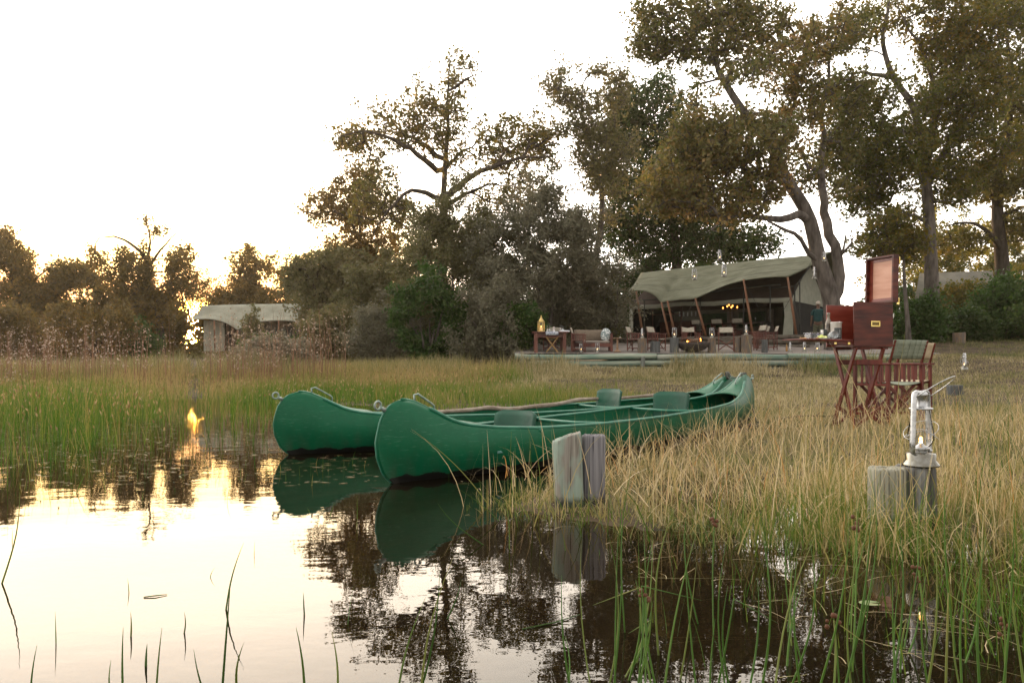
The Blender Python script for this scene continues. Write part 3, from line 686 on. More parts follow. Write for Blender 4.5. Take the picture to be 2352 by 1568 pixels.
# ================================================================ GRASS, REEDS
GM = {
 'gold': leafmat('grass_gold', [(0, (.055, .10, .018)), (.22, (.14, .17, .04)), (.45, (.31, .25, .10)), (.72, (.50, .385, .20)), (.92, (.66, .54, .35)), (1, (.50, .24, .08))], trans=.3),
 'straw': leafmat('grass_straw', [(0, (.07, .11, .025)), (.3, (.18, .17, .07)), (.7, (.36, .30, .16)), (1, (.56, .48, .32))], trans=.3),
 'meadow': leafmat('grass_meadow', [(0, (.045, .105, .014)), (.35, (.105, .160, .030)), (.65, (.22, .195, .070)), (1, (.38, .275, .14))], trans=.42),
 'rush': leafmat('rush_green', [(0, (.035, .09, .012)), (.5, (.08, .15, .022)), (.8, (.16, .20, .035)), (1, (.34, .24, .09))], trans=.3),
 'reed': leafmat('reed_tall', [(0, (.13, .075, .045)), (.6, (.26, .15, .10)), (1, (.45, .33, .24))], trans=.3),
}
CAN = []     # canoe footprints (bow, dir, length, half width)
BOWS = [((-.85, 5.0), (.63, .7766)), ((-2.0, 6.7), (.82, .5724))]
def clear(x, y):
    ok = np.ones(len(x), bool)
    for (bx, by), (dx, dy) in BOWS:
        u = (x-bx)*dx+(y-by)*dy; v = -(x-bx)*dy+(y-by)*dx
        ok &= ~((u > -.02) & (u < 6.02) & (np.abs(v) < .08+.42*np.clip(np.sin(np.clip(u/6, 0, 1)*PI), 0, 1)**.6))
    ok &= ~((y > TY0-.35) & (x > -.0))
    for cx, cy, r in [(.29, 4.23, .13), (.46, 4.26, .09), (1.67, 3.66, .10), (1.86, 3.68, .11)]:
        ok &= ((x-cx)**2+(y-cy)**2) > r*r
    return ok
def infr(x, y, m=.12):
    return (np.abs(x) < (.643+m)*y+.8) & (y > .8)
def blades(name, x, y, h, wd, var, m, label, cat, lean=.35, curl=.5, segs=3, z0=None, seed=0, az=None, kind='stuff', tip=0.0):
    r = np.random.default_rng(seed); n = len(x); z = gz(x, y)-.02 if z0 is None else z0
    if az is None: az = r.uniform(0, 2*PI, n)
    L = np.abs(r.normal(0, lean, n)); cu = r.normal(0, curl, n)
    fa = r.uniform(0, PI, n)
    V = np.zeros((n, segs+1, 2, 3)); bend = L
    px_, pz = np.zeros(n), np.zeros(n); ang = L*.4
    P0 = np.zeros((n, segs+1, 2)); 
    for k in range(1, segs+1):
        ang = L*.5+(L*.8+np.maximum(0, cu)*.9)*(k/segs)**1.5
        px_ = px_+np.sin(ang)*h/segs; pz = pz+np.cos(np.minimum(ang, 2.4))*h/segs
        P0[:, k, 0] = px_; P0[:, k, 1] = pz
    for k in range(segs+1):
        ww = wd*(1-(k/segs)**1.6*.92)*.5
        cx = x+P0[:, k, 0]*np.cos(az); cy = y+P0[:, k, 0]*np.sin(az); cz = z+P0[:, k, 1]
        for s, q in ((0, -1), (1, 1)):
            V[:, k, s, 0] = cx+q*ww*np.cos(fa); V[:, k, s, 1] = cy+q*ww*np.sin(fa); V[:, k, s, 2] = cz
    b = np.arange(n)[:, None]*(segs+1)*2+np.arange(segs)[None]*2; b = b.ravel()
    Fq = np.stack([b, b+1, b+3, b+2], 1)
    o = npmesh(name, V.reshape(-1, 3), Fq, m, {'var': np.clip(np.repeat(var, (segs+1)*2)+tip*np.tile(np.repeat(np.linspace(-.35, .65, segs+1), 2), n), 0, 1)})
    return tag(o, label, cat, kind=kind)
def scat(n, x0, x1, y0, y1, dens=None, seed=0, cond=None):
    """scatter in a trapezoid of the view, density optional"""
    r = np.random.default_rng(seed); y = r.uniform(y0, y1, n); x = r.uniform(x0, x1, n)
    k = infr(x, y) & clear(x, y)
    if dens is not None: k &= r.uniform(0, 1, n) < dens(x, y)
    if cond is not None: k &= cond(x, y)
    return x[k], y[k]

r = np.random.default_rng(3)
# A  golden bank grass, near
def dA(x, y):
    s = shore(x, y); c = vnoise(x, y, 1.6, 3)
    d = sstep(-.45, .25, s)*(.18+.82*sstep(.32, .62, c))*(.5+.5*sstep(.2, .5, vnoise(x, y, 4.5, 11))); d = d*np.where(y > 6.5, .75, 1)
    d = d*np.clip(1.15+gz(x, y)*9, .12, 1)
    worn = np.exp(-(((x-3.7)/1.6)**2+((y-7.6)/2.0)**2)); return d*(1-.6*worn)
x, y = scat(150000, -1.2, 9, 2.6, 9.5, dA, 21)
c = vnoise(x, y, 1.1, 8); c2 = vnoise(x, y, 3.3, 9); worn = np.exp(-(((x-3.4)/1.7)**2+((y-7.2)/2.2)**2))
pd = np.minimum(np.hypot(x-.38, y-4.0), np.hypot(x-1.75, y-3.4)); nearp = np.exp(-(pd/.38)**2)
c3 = vnoise(x, y, 2.1, 10)
h = r.gamma(2.6, .064, len(x))*(.25+.45*c+.6*c2**2+.75*sstep(.45, .8, c3))*(1-.8*worn)*(1-.45*nearp)*np.interp(y, [3, 4.2, 5.2, 7], [1.05, .88, .52, .36])*np.where(vnoise(x, y, 1.7, 66) > .78, 1.7, 1)+.02
cl = vnoise(x, y, .8, 12)
blades('bank_grass', x, y, h, .0042*(.6+.8*r.random(len(x)))*(1+.08*y), .0+.62*r.random(len(x))+.85*(cl-.42)+.14*worn-.35*(c2 > .66)*r.random(len(x)), GM['gold'], 'golden tangled grass covering the near bank right of the canoes', 'grass', .62, .85, 4, seed=22)
# A2 short mat under it
x, y = scat(150000, -.5, 13, 3.2, 12, lambda x, y: sstep(-.1, .35, shore(x, y)), 23)
blades('short_grass', x, y, .05+.09*r.random(len(x)), .005*(1+.08*y), .10+.60*r.random(len(x))+.5*(vnoise(x, y, .9, 67)-.35), GM['straw'], 'short dry grass matted over the trodden bank', 'grass', .7, .8, 2, seed=24)
# A2b long pale tangled straws lying over the grass
x, y = scat(13000, -.4, 8, 2.9, 9, lambda x, y: sstep(-.35, .2, shore(x, y))*(.15+.85*sstep(.35, .7, vnoise(x, y, 1.2, 33))), 52)
blades('tangled_straw', x, y, .14+.30*r.random(len(x))**1.5, .0036*(1+.07*y), .55+.45*r.random(len(x)), GM['gold'], 'long pale straws tangled over the bank grass', 'grass', 1.15, 1.0, 5, z0=gz(x, y)+.02+.12*r.random(len(x)), seed=53)
# A3 tall wispy stalks on the bank
x, y = scat(3400, -.3, 7, 2.9, 8.5, lambda x, y: sstep(-.5, .1, shore(x, y))*(.2+.8*sstep(.45, .7, vnoise(x, y, 1.3, 5)))*np.where(y < 4.3, 1, .55), 25)
blades('grass_stalks', x, y, .28+.30*r.random(len(x)), .0042+0*x, .4+.6*r.random(len(x)), GM['gold'], 'tall dry grass stalks scattered over the near bank', 'grass', .22, .35, 6, seed=26)
# B  bank further up to the terrace
def dB(x, y): return (1-.8*sstep(-.9, .9, (-2.2-x)*.30+3.0*(vnoise(x, y, .35, 71)-.5)))*sstep(-.6, .6, shore(x, y))*(.4+.6*sstep(.25, .6, vnoise(x, y, .55, 4)))
x, y = scat(230000, -7, 22, 9.0, 28.8, dB, 27)
g = np.exp(-((y-27.6)/2.6)**2)*sstep(.28, .60, vnoise(x, y*.3, .95, 91))*2.3; c = vnoise(x, y, .5, 6)
gr = sstep(.5, .75, vnoise(x, y, .3, 9))
h = (.04+.12*r.random(len(x))**1.5*(.3+1.5*c)+.42*g*(x < 13)*r.random(len(x))**1.4*(.2+1.0*vnoise(x, y, 1.7, 31)))*np.where(x > 7, .8, 1)*np.where(r.random(len(x)) < .03, 1.9, 1)
blades('upland_grass', x, y, h, .0045*(1+.12*y)*(.7+.6*r.random(len(x))), .0+.62*r.random(len(x))+.40*c-.30*gr+.15*sstep(5, 10, x)+.35*(vnoise(x, y, 1.3, 68)-.5), GM['straw'], 'pale dry grass slope rising to the log wall', 'grass', .5, .7, 3, seed=28)
# C  wet meadow, middle left
def dC(x, y):
    s = shore(x, y); px = 1176+F*x/y
    e = np.interp(px, [-300, 290, 380, 560, 700, 900, 1150], [8.5, 12, 17.3, 17.0, 15.5, 14, 12.5])+2.0*(vnoise(x, y, .45, 14)-.5)
    return np.where(s < .8, 1, sstep(-.9, .9, (-2.2-x)*.30+3.0*(vnoise(x, y, .35, 71)-.5)))*np.where(True, sstep(-.8, 1.4, y-e), 0)*(.25+.75*vnoise(x, y, .8, 15))*(1-.97*np.exp(-((px-447)/24)**2))
x, y = scat(330000, -26, 2.5, 8.5, 31, dC, 29)
pxx = 1176+F*x/y
t_ = sstep(14, 26, y)*.36+.45*(vnoise(x, y, .25, 16)-.45)+.35*(vnoise(x, y, 1.1, 81)-.5)+.15*sstep(700, 1000, pxx)*sstep(19, 14, y)+.25*np.exp(-((pxx-420)/220)**2)
h = (.08+.40*r.random(len(x))**1.5*(.4+1.1*vnoise(x, y, .4, 17)))*(.8+.35*sstep(15, 22, y))*np.where(r.random(len(x)) < .02, 1.5, 1)
blades('meadow_grass', x, y, h, .004*(1+.13*y)*(.7+.6*r.random(len(x))), t_+.45*r.random(len(x))-.04, GM['meadow'], 'flooded meadow of green and tawny grass beyond the canoes', 'grass', .30, .35, 3, z0=np.maximum(gz(x, y), -.03), seed=30, tip=.45)
# D  green rushes standing in the water at the left
def dD(x, y):
    px = 1176+F*x/y; n_ = vnoise(x, y, .9, 18)
    e = np.interp(px, [-200, 100, 300, 420, 600, 800, 900], [5.4, 5.7, 6.4, 7.4, 8.6, 10.5, 12])+1.3*(n_-.5)
    full = sstep(-.8, 2.2, y-e); thin = np.interp(px, [230, 330, 400, 560, 900], [1, .45, .09, .09, .07])*(1-.95*np.exp(-((px-447)/30)**2))
    return (full*thin*(.06+.94*sstep(.42, .72, vnoise(x, y, 1.5, 19)))+.035*sstep(-1.9, -.4, y-e))*(px < 930)
x, y = scat(70000, -13, 0, 3.9, 16, dD, 31)
h = (.12+.62*r.random(len(x))**1.5)*(.45+.55*sstep(4.5, 8, y))*(.7+.6*vnoise(x, y, .7, 61))
blades('rush_bed', x, y, h+.05, .0040*(1+.06*y)*(.7+.6*r.random(len(x))), (.05+.95*r.random(len(x))**1.2), GM['rush'], 'bed of thin green rushes standing in the water at the left', 'rushes', .22, .26, 4, z0=-.06+0*x, seed=32, tip=.35)
# denser fine sedge running down to the lower right corner
x, y = scat(26000, .9, 4.4, 1.9, 3.9, lambda x, y: sstep(.9, 2.3, x+.25*(y-2.4))*(.12+.88*sstep(.35, .7, vnoise(x, y, 2.0, 93))), 94)
blades('corner_sedge', x, y, .07+.30*r.random(len(x))**1.5, .0032+0*x, .1+.75*r.random(len(x)), GM['rush'], 'fine tangled sedge in the shallow water of the lower right corner', 'sedge', .38, .5, 4, z0=-.04+0*x, seed=95, tip=.3)
# dry litter and grass on the bare ground below the right bushes
x, y = scat(60000, 12.5, 26, 28.5, 37, lambda x, y: .15+.85*sstep(.35, .65, vnoise(x, y, .8, 96)), 97) if False else (r.uniform(12.5, 28, 30000), r.uniform(28.3, 38, 30000))
k = (r.random(30000) < .1+.9*sstep(.4, .7, vnoise(x, y, .8, 96))) & infr(x, y) & ((x > 15.2) | (y < 28.8)); x, y = x[k], y[k]
blades('litter_grass', x, y, .05+.20*r.random(len(x))**2, .016+0*x, .0+.5*r.random(len(x)), GM['straw'], 'sparse dry litter and grass on the bare ground below the right bushes', 'grass', .8, .8, 3, seed=98)
# seed heads sprinkled over the rushes and the meadow
n = 9000; y = r.uniform(6.5, 23, n); x = r.uniform(-16, 0, n); px = 1176+F*x/y; k = infr(x, y) & clear(x, y) & (r.random(n) < np.interp(px, [100, 400, 1000], [1, .6, .4])) & ((y > 12.5) | (px < 380)); x, y = x[k], y[k]; n = len(x)
p = np.stack([x, y, np.maximum(gz(x, y), 0)+.16+.36*r.random(n)], 1); a = r.normal(0, .35, (n, 3)); a[:, 2] = 1; a /= np.linalg.norm(a, axis=1)[:, None]; b = np.cross(a, r.normal(0, 1, (n, 3))); b /= np.linalg.norm(b, axis=1)[:, None]
s = (.010+.010*r.random(n))*(.7+.03*y); a *= s[:, None]*1.7; b *= s[:, None]*.6
o = npmesh('rush_heads', np.stack([p-a, p-b, p+a, p+b], 1).reshape(-1, 3), np.arange(n*4).reshape(-1, 4), leafmat('rush_head', [(0, (.16, .10, .04)), (1, (.42, .30, .16))], trans=.3), {'var': np.repeat(r.random(n), 4)})
tag(o, 'small brown seed heads over the left rushes and meadow', 'seed heads', kind='stuff')
# E  tall seed headed reeds behind the meadow, left
def dE(x, y): return (1-.97*np.exp(-((1176+F*x/y-447)/24)**2))*(.12+.88*sstep(.45, .75, vnoise(x, y, .55, 20)))*sstep(-3.0, -8.0, x)
x, y = scat(2100, -18, -2, 19.5, 24.5, dE, 33)
h = .9+1.25*r.random(len(x))*np.where(x > -9.5, 1.2, .95)
tall = (x < -3)
zz = gz(x, y)
blades('tall_reeds', x, y, h, .013+.007*r.random(len(x)), .05+.6*r.random(len(x)), GM['reed'], 'tall reddish reeds with fluffy seed heads in front of the left trees', 'reeds', .10, .16, 5, seed=34)
# fluffy tips along the reeds
NH = 3600; k = r.integers(0, len(x), NH); f = r.uniform(.55, 1.0, NH)
bx = x[k]+r.normal(0, .06, NH); by = y[k]+r.normal(0, .06, NH); bzv = zz[k]+h[k]*f*.97
s = .008+.016*r.random(NH); a = r.normal(0, 1, (NH, 3)); a /= np.linalg.norm(a, axis=1)[:, None]; b = np.cross(a, r.normal(0, 1, (NH, 3))); b /= np.linalg.norm(b, axis=1)[:, None]
p = np.stack([bx, by, bzv], 1); a *= s[:, None]*1.8; b *= s[:, None]
o = npmesh('reed_heads', np.stack([p-a, p-b, p+a, p+b], 1).reshape(-1, 3), np.arange(NH*4).reshape(-1, 4), leafmat('reed_fluff', [(0, (.18, .12, .08)), (1, (.42, .34, .27))], trans=.5), {'var': np.repeat(r.random(NH), 4)})
tag(o, 'pale fluffy seed heads along the tall reddish reeds', 'seed heads', kind='stuff')
# F dense undergrowth under the left trees / tawny scrub below the small tent
x, y = scat(22000, -18, -1.5, 24, 30, lambda x, y: (.4+.6*vnoise(x, y, .6, 22))*(1-.97*np.exp(-((1176+F*x/y-447)/22)**2)), 35)
blades('scrub_grass', x, y, .25+.75*r.random(len(x))*(.3+vnoise(x, y, .35, 23)), .018+.01*r.random(len(x)), .15+.5*r.random(len(x)), GM['straw'], 'tawny scrub grass under the trees at the far left bank', 'grass', .5, .6, 4, seed=36)
# G  big green rushes in the near water at the right
x, y = scat(9000, .1, 4.4, 1.75, 3.8, lambda x, y: (.12+.88*sstep(.5, .8, vnoise(x, y, 2.2, 24)))*sstep(.1, .9, x)*np.where(x > 1.9, 1.0, .28)*sstep(.0, -.4, shore(x, y)+.3), 37)
blades('water_sedge', x, y, .08+.40*r.random(len(x))**1.6*(.5+.5*sstep(1.6, 2.4, x)), .0034+0*x, r.random(len(x))**1.5*.95, GM['rush'], 'thin green sedge in the dark water below the posts', 'sedge', .22, .3, 5, z0=-.05+0*x, seed=38)
x, y = scat(900, 1.9, 5.5, 2.6, 6.5, lambda x, y: sstep(1.7, 3.0, x-.15*(y-3))*(.2+.8*sstep(.5, .7, vnoise(x, y, 1.5, 44))), 39)
blades('sedge_tufts', x, y, .30+.40*r.random(len(x)), .005+0*x, r.random(len(x))*.9, GM['rush'], 'dark green sedge tufts at the right edge of the bank', 'sedge', .22, .3, 5, seed=40)
# H  sparse spikes poking from open water
x, y = scat(420, -3.2, 1.0, 1.9, 6.2, lambda x, y: .10+.9*sstep(4.2, 6.2, y), 41)
blades('water_spikes', x, y, .03+.12*r.random(len(x)), .0032+0*x, r.random(len(x)), GM['rush'], 'thin spikes poking out of the open water', 'rushes', .25, .3, 3, z0=-.01+0*x, seed=42)
# I  submerged and floating dead stems
n = 3400; x = r.uniform(-.2, 3.6, n); y = r.uniform(1.7, 5.0, n); k = (shore(x, y) < .1) & clear(x, y) & (r.random(n) < sstep(-.1, .9, x)*(.25+.75*vnoise(x, y, 1.8, 50))); x, y = x[k], y[k]; n = len(x)
L = .08+.32*r.random(n)**2; a = r.normal(.15, .6, n)+(r.random(n) < .3)*1.2; cu = r.normal(0, .25, n); S = 5
V = np.zeros((n, S+1, 2, 3)); cx, cy = x.copy(), y.copy(); dep = np.where(r.random(n) < .22, .0035, -.02-.10*r.random(n))
for kk in range(S+1):
    aa = a+cu*kk/S*2; nx, ny = -np.sin(aa), np.cos(aa); ww = .0016*(1-.6*kk/S)
    for s_, q in ((0, -1), (1, 1)):
        V[:, kk, s_, 0] = cx+q*nx*ww; V[:, kk, s_, 1] = cy+q*ny*ww; V[:, kk, s_, 2] = dep+.003*math.sin(kk)
    cx = cx+np.cos(aa)*L/S; cy = cy+np.sin(aa)*L/S
b = (np.arange(n)[:, None]*(S+1)*2+np.arange(S)[None]*2).ravel()
o = npmesh('dead_stems', V.reshape(-1, 3), np.stack([b, b+1, b+3, b+2], 1), GM['gold'], {'var': np.repeat(.3+.6*r.random(n), (S+1)*2)})
tag(o, 'dead stems floating and sunk in the dark water at the right', 'stems', kind='stuff')
# small floating bits among the left rushes (they catch the sky)
n = 5200; y = r.uniform(5.0, 13, n); x = r.uniform(-9, -.3, n); k = clear(x, y) & infr(x, y) & (shore(x, y) < 0); x, y = x[k], y[k]; n = len(x)
a = r.normal(0, .5, n); L = .01+.05*r.random(n)**2; ww = .003+.004*r.random(n)
ca, sa = np.cos(a), np.sin(a); z = .003+0*x
V = np.stack([np.stack([x-ca*L, y-sa*L, z], 1), np.stack([x+sa*ww, y-ca*ww, z], 1), np.stack([x+ca*L, y+sa*L, z], 1), np.stack([x-sa*ww, y+ca*ww, z], 1)], 1).reshape(-1, 3)
o = npmesh('floating_litter', V, np.arange(n*4).reshape(-1, 4), GM['gold'], {'var': np.repeat(r.random(n), 4)})
tag(o, 'bits of floating plant litter between the rushes', 'litter', kind='stuff')
# J individual big rush stems, front
FR = []   # (px_base, py_base, px_top, py_top, thickness)  rows in the reference grid; base may lie below the frame
for q in [(0, 1340, 45, 1130), (10, 1620, -15, 1340), (70, 1640, 85, 1480), (275, 1640, 255, 1515), (285, 1640, 283, 1440), (335, 1530, 338, 1478), (355, 1640, 372, 1440), (500, 1640, 445, 1490), (505, 1640, 530, 1330),
          (517, 1400, 560, 1245), (545, 1580, 560, 1475), (700, 1650, 680, 1440), (768, 1660, 762, 1450), (700, 1410, 697, 1360), (300, 1460, 300, 1405), (420, 1450, 423, 1405), (905, 1640, 978, 1370), (940, 1650, 1010, 1310), (960, 1690, 1040, 1280),
          (1020, 1420, 1060, 1330), (1125, 1250, 1005, 1155), (1155, 1195, 1050, 1120), (1130, 1160, 945, 985), (1170, 1260, 1150, 1120), (1190, 1210, 1175, 880+110), (1235, 1190, 1212, 980),
          (1325, 1640, 1290, 1320), (1370, 1640, 1335, 1250), (1300, 1590, 1298, 1460), (1400, 1640, 1422, 1130), (1412, 1640, 1420, 1210), (1385, 1620, 1412, 1290), (1455, 1640, 1445, 1200), (1440, 1560, 1460, 1330), (1480, 1640, 1476, 1180),
          (1520, 1620, 1500, 1240), (1515, 1640, 1600, 1220), (1560, 1560, 1600, 1290), (1610, 1660, 1570, 1225), (1640, 1600, 1700, 1250), (1705, 1640, 1740, 1330), (1735, 1640, 1745, 1195), (1770, 1640, 1880, 1215), (1800, 1600, 1860, 1240),
          (1850, 1640, 1830, 1280), (1860, 1630, 1950, 1180), (1905, 1660, 1890, 1300), (1920, 1640, 2000, 1150), (1990, 1640, 2010, 1320), (2030, 1640, 2060, 1180), (2060, 1600, 2050, 1330), (2110, 1660, 2150, 1270), (2150, 1640, 2130, 1300),
          (2170, 1660, 2185, 1200), (2230, 1660, 2215, 1310), (2255, 1640, 2265, 1230), (2290, 1690, 2330, 1150), (2300, 1640, 2290, 1330), (2340, 1660, 2345, 1190), (2210, 1570, 2240, 1270), (2365, 1640, 2300, 1180), (1680, 1590, 1672, 1345),
          (1950, 1520, 1990, 1345), (2080, 1500, 2110, 1390)]: FR.append(q)
_r = random.Random(9)
for _ in range(30):
    bx = _r.uniform(1420, 2340); by = _r.uniform(1430, 1680); FR.append((bx, by, bx+_r.uniform(-30, 70), by-_r.uniform(150, 420)))
stemm = leafmat('rush_stem_green', [(0, (.045, .11, .014)), (.6, (.09, .18, .028)), (1, (.26, .24, .07))], trans=.1, rough=.4)
headm = leafmat('seed_cluster', [(0, (.14, .06, .03)), (1, (.30, .14, .07))], trans=.2)
rr = random.Random(5)
for i, (bx, by, tx_, ty_) in enumerate(FR):
    Yd = CH*F/(by-HZ); b0 = P(bx, by, Yd); left = bx < 1280
    top = P(tx_, ty_, Yd+rr.uniform(-.06, .10)); d = top-b0; n = 9; pts = []; side = Vector((rr.uniform(-.05, .05), rr.uniform(-.03, .03), 0))*d.length*2.0
    w0 = (.0021 if not left else .0024)*rr.uniform(.8, 1.25)*(1.15 if Yd < 2.1 else 1)
    for k in range(n+1):
        tt = k/n; pts.append(d*tt+side*math.sin(PI*tt)*(.6+.4*tt)+Vector((0, 0, -.02*(1-tt))))
    if i % 7 == 4 and not left:   # snapped stem: the upper part hangs over
        kb = 6; dirb = Vector((rr.choice([-1, 1])*rr.uniform(.5, 1), rr.uniform(-.2, .2), -rr.uniform(.1, .6))).normalized(); sg = d.length/n
        for k in range(kb+1, n+1): pts[k] = pts[kb]+dirb*sg*(k-kb)
    rad = [w0*(1-.88*(k/n)**2.2) for k in range(n+1)]
    q = np.array([0.0])
    tv, tf = tubemesh([(pts, rad)], 6)
    # tubemesh picks few sides for thin tubes: build with MB instead
    m = MB(); m.tube(pts, rad, 6)
    root = m.build('rush_stem', GM['rush'] if left else stemm); root.location = b0
    a = root.data.attributes.new('var', 'FLOAT', 'POINT'); v0 = rr.uniform(.1, .85); zt_ = pts[-1].z; a.data.foreach_set('value', [min(1, v0+.5*max(0, v.co.z/zt_-.75)*2*rr.random()) for v in root.data.vertices])
    if left: tag(root, 'thin dark rush stem rising alone from the pale open water', 'rush', 'single rush stems in the open water')
    else: tag(root, 'tall bright green rush stem in the dark water along the bottom right', 'rush', 'tall green rush stems in the near water')
    if i % 11 == 2 and not left:
        hm = MB()
        for _ in range(7):
            c = pts[6]+Vector((rr.uniform(-.012, .012), rr.uniform(-.012, .012), rr.uniform(-.02, .02))); hm.sphere(c, rr.uniform(.004, .007), 6, 4)
        hd = hm.build('seed_head', headm, root)
lp = MB(); V = [(.034*math.cos(a), .028*math.sin(a), 0) for a in [PI*2*k/16+.2 for k in range(15)]]; lp.add([(0, 0, 0)]+V, [(0, k, k+1) for k in range(1, 15)])
o = lp.build('lily_pad', mat('lily', (.10, .16, .04), (.20, .22, .08), scale=20, rough=.35)); o.location = P(1998, 1388, CH*F/(1388-HZ)); o.location.z = .006
tag(o, 'small yellow green lily pad floating below the right posts', 'lily pad')
# ================================================================ CANOES
def canoemat():
    m = bpy.data.materials.new('canoe_green'); m.use_nodes = True; t = m.node_tree; b = t.nodes['Principled BSDF']
    tc = t.nodes.new('ShaderNodeTexCoord')
    n = t.nodes.new('ShaderNodeTexNoise'); n.inputs['Scale'].default_value = 2.2; n.inputs['Detail'].default_value = 8; n.inputs['Roughness'].default_value = .7
    r = t.nodes.new('ShaderNodeValToRGB'); e = r.color_ramp.elements
    e[0].position = .3; e[0].color = (.0, .072, .030, 1); e[1].position = .75; e[1].color = (.0, .118, .050, 1)
    t.links.new(tc.outputs['Object'], n.inputs[0]); t.links.new(n.outputs['Fac'], r.inputs[0])
    # worn pale scuffs, stretched along the hull
    mp = t.nodes.new('ShaderNodeMapping'); mp.inputs['Scale'].default_value = (2.2, 2.2, 26)
    n2 = t.nodes.new('ShaderNodeTexNoise'); n2.inputs['Scale'].default_value = 6; n2.inputs['Detail'].default_value = 10
    t.links.new(tc.outputs['Object'], mp.inputs[0]); t.links.new(mp.outputs[0], n2.inputs[0])
    r2 = t.nodes.new('ShaderNodeValToRGB'); r2.color_ramp.elements[0].position = .60; r2.color_ramp.elements[1].position = .82
    t.links.new(n2.outputs['Fac'], r2.inputs[0])
    mx = t.nodes.new('ShaderNodeMix'); mx.data_type = 'RGBA'; mx.inputs[7].default_value = (.07, .20, .13, 1)
    t.links.new(r2.outputs[0], mx.inputs[0]); t.links.new(r.outputs[0], mx.inputs[6])
    # ragged black tar line near the keel
    sp = t.nodes.new('ShaderNodeSeparateXYZ'); t.links.new(tc.outputs['Object'], sp.inputs[0])
    n3 = t.nodes.new('ShaderNodeTexNoise'); n3.inputs['Scale'].default_value = 7; n3.inputs['Detail'].default_value = 6
    t.links.new(tc.outputs['Object'], n3.inputs[0])
    ma = t.nodes.new('ShaderNodeMath'); ma.operation = 'MULTIPLY_ADD'; ma.inputs[1].default_value = .11; ma.inputs[2].default_value = -.025
    t.links.new(n3.outputs['Fac'], ma.inputs[0])
    lt = t.nodes.new('ShaderNodeMath'); lt.operation = 'LESS_THAN'; t.links.new(sp.outputs['Z'], lt.inputs[0]); t.links.new(ma.outputs[0], lt.inputs[1])
    # dried mud film above the waterline, patchy
    n6 = t.nodes.new('ShaderNodeTexNoise'); n6.inputs['Scale'].default_value = 4; n6.inputs['Detail'].default_value = 9
    mp6 = t.nodes.new('ShaderNodeMapping'); mp6.inputs['Scale'].default_value = (3, 3, .8); t.links.new(tc.outputs['Object'], mp6.inputs[0]); t.links.new(mp6.outputs[0], n6.inputs[0])
    mz = t.nodes.new('ShaderNodeMapRange'); mz.inputs[1].default_value = .26; mz.inputs[2].default_value = .0; t.links.new(sp.outputs['Z'], mz.inputs[0])
    r6 = t.nodes.new('ShaderNodeValToRGB'); r6.color_ramp.elements[0].position = .46; r6.color_ramp.elements[1].position = .70; t.links.new(n6.outputs['Fac'], r6.inputs[0])
    m6 = t.nodes.new('ShaderNodeMath'); m6.operation = 'MULTIPLY'; t.links.new(mz.outputs[0], m6.inputs[0]); t.links.new(r6.outputs[0], m6.inputs[1])
    m7 = t.nodes.new('ShaderNodeMath'); m7.operation = 'MULTIPLY'; m7.inputs[1].default_value = .55; t.links.new(m6.outputs[0], m7.inputs[0])
    mxm = t.nodes.new('ShaderNodeMix'); mxm.data_type = 'RGBA'; mxm.inputs[7].default_value = (.045, .06, .035, 1)
    t.links.new(m7.outputs[0], mxm.inputs[0]); t.links.new(mx.outputs[2], mxm.inputs[6]); mx = mxm
    mx2 = t.nodes.new('ShaderNodeMix'); mx2.data_type = 'RGBA'; mx2.inputs[7].default_value = (.008, .008, .007, 1)
    t.links.new(lt.outputs[0], mx2.inputs[0]); t.links.new(mx.outputs[2], mx2.inputs[6]); t.links.new(mx2.outputs[2], b.inputs['Base Color'])
    mr = t.nodes.new('ShaderNodeMapRange'); mr.inputs[3].default_value = .28; mr.inputs[4].default_value = .50
    t.links.new(n.outputs['Fac'], mr.inputs[0]); t.links.new(mr.outputs[0], b.inputs['Roughness'])
    n4 = t.nodes.new('ShaderNodeTexNoise'); n4.inputs['Scale'].default_value = 45; n4.inputs['Detail'].default_value = 3
    n5 = t.nodes.new('ShaderNodeTexNoise'); n5.inputs['Scale'].default_value = 3; t.links.new(tc.outputs['Object'], n5.inputs[0])
    t.links.new(tc.outputs['Object'], n4.inputs[0]); a2 = t.nodes.new('ShaderNodeMath'); a2.operation = 'MULTIPLY_ADD'; a2.inputs[1].default_value = 6
    t.links.new(n5.outputs['Fac'], a2.inputs[0]); t.links.new(n4.outputs['Fac'], a2.inputs[2])
    bp = t.nodes.new('ShaderNodeBump'); bp.inputs['Strength'].default_value = .10; bp.inputs['Distance'].default_value = .01
    t.links.new(a2.outputs[0], bp.inputs['Height']); t.links.new(bp.outputs[0], b.inputs['Normal'])
    b.inputs['Specular IOR Level'].default_value = .25
    return m
cgm = canoemat()
rimm = mat('canoe_rim', (.006, .12, .07), (.03, .18, .11), scale=9, rough=.45, spec=.5)
seatm = mat('canoe_seat', (.07, .20, .17), (.10, .25, .22), scale=8, rough=.4)
backm = mat('canoe_back', (.0, .050, .026), (.0, .080, .042), scale=5, rough=.5, bump=.2)
hndm = mat('painted_metal', (.16, .24, .20), (.32, .36, .34), scale=30, rough=.4, metal=.4)
CL = 6.0
INV = [0, .075, .2, .38, .55, .67, .80, .88, .94, .98, 1.0]
INX = [.30, .13, .054, .011, 0, .018, .042, .075, .11, .15, .22]
SHE = [0, .19, .30, .42, .58, .70, .95, 1.3, 2.0, 3.0]; SHZ = [.520, .528, .515, .458, .368, .330, .297, .270, .252, .245]
def sheer(e): return float(np.interp(e, SHE, SHZ))
SE = np.linspace(0, 3, 121); _z = np.interp(SE, SHE, SHZ)
for _ in range(3): _z[1:-1] = .25*_z[:-2]+.5*_z[1:-1]+.25*_z[2:]
def sheer(e): return float(np.interp(e, SE, _z))
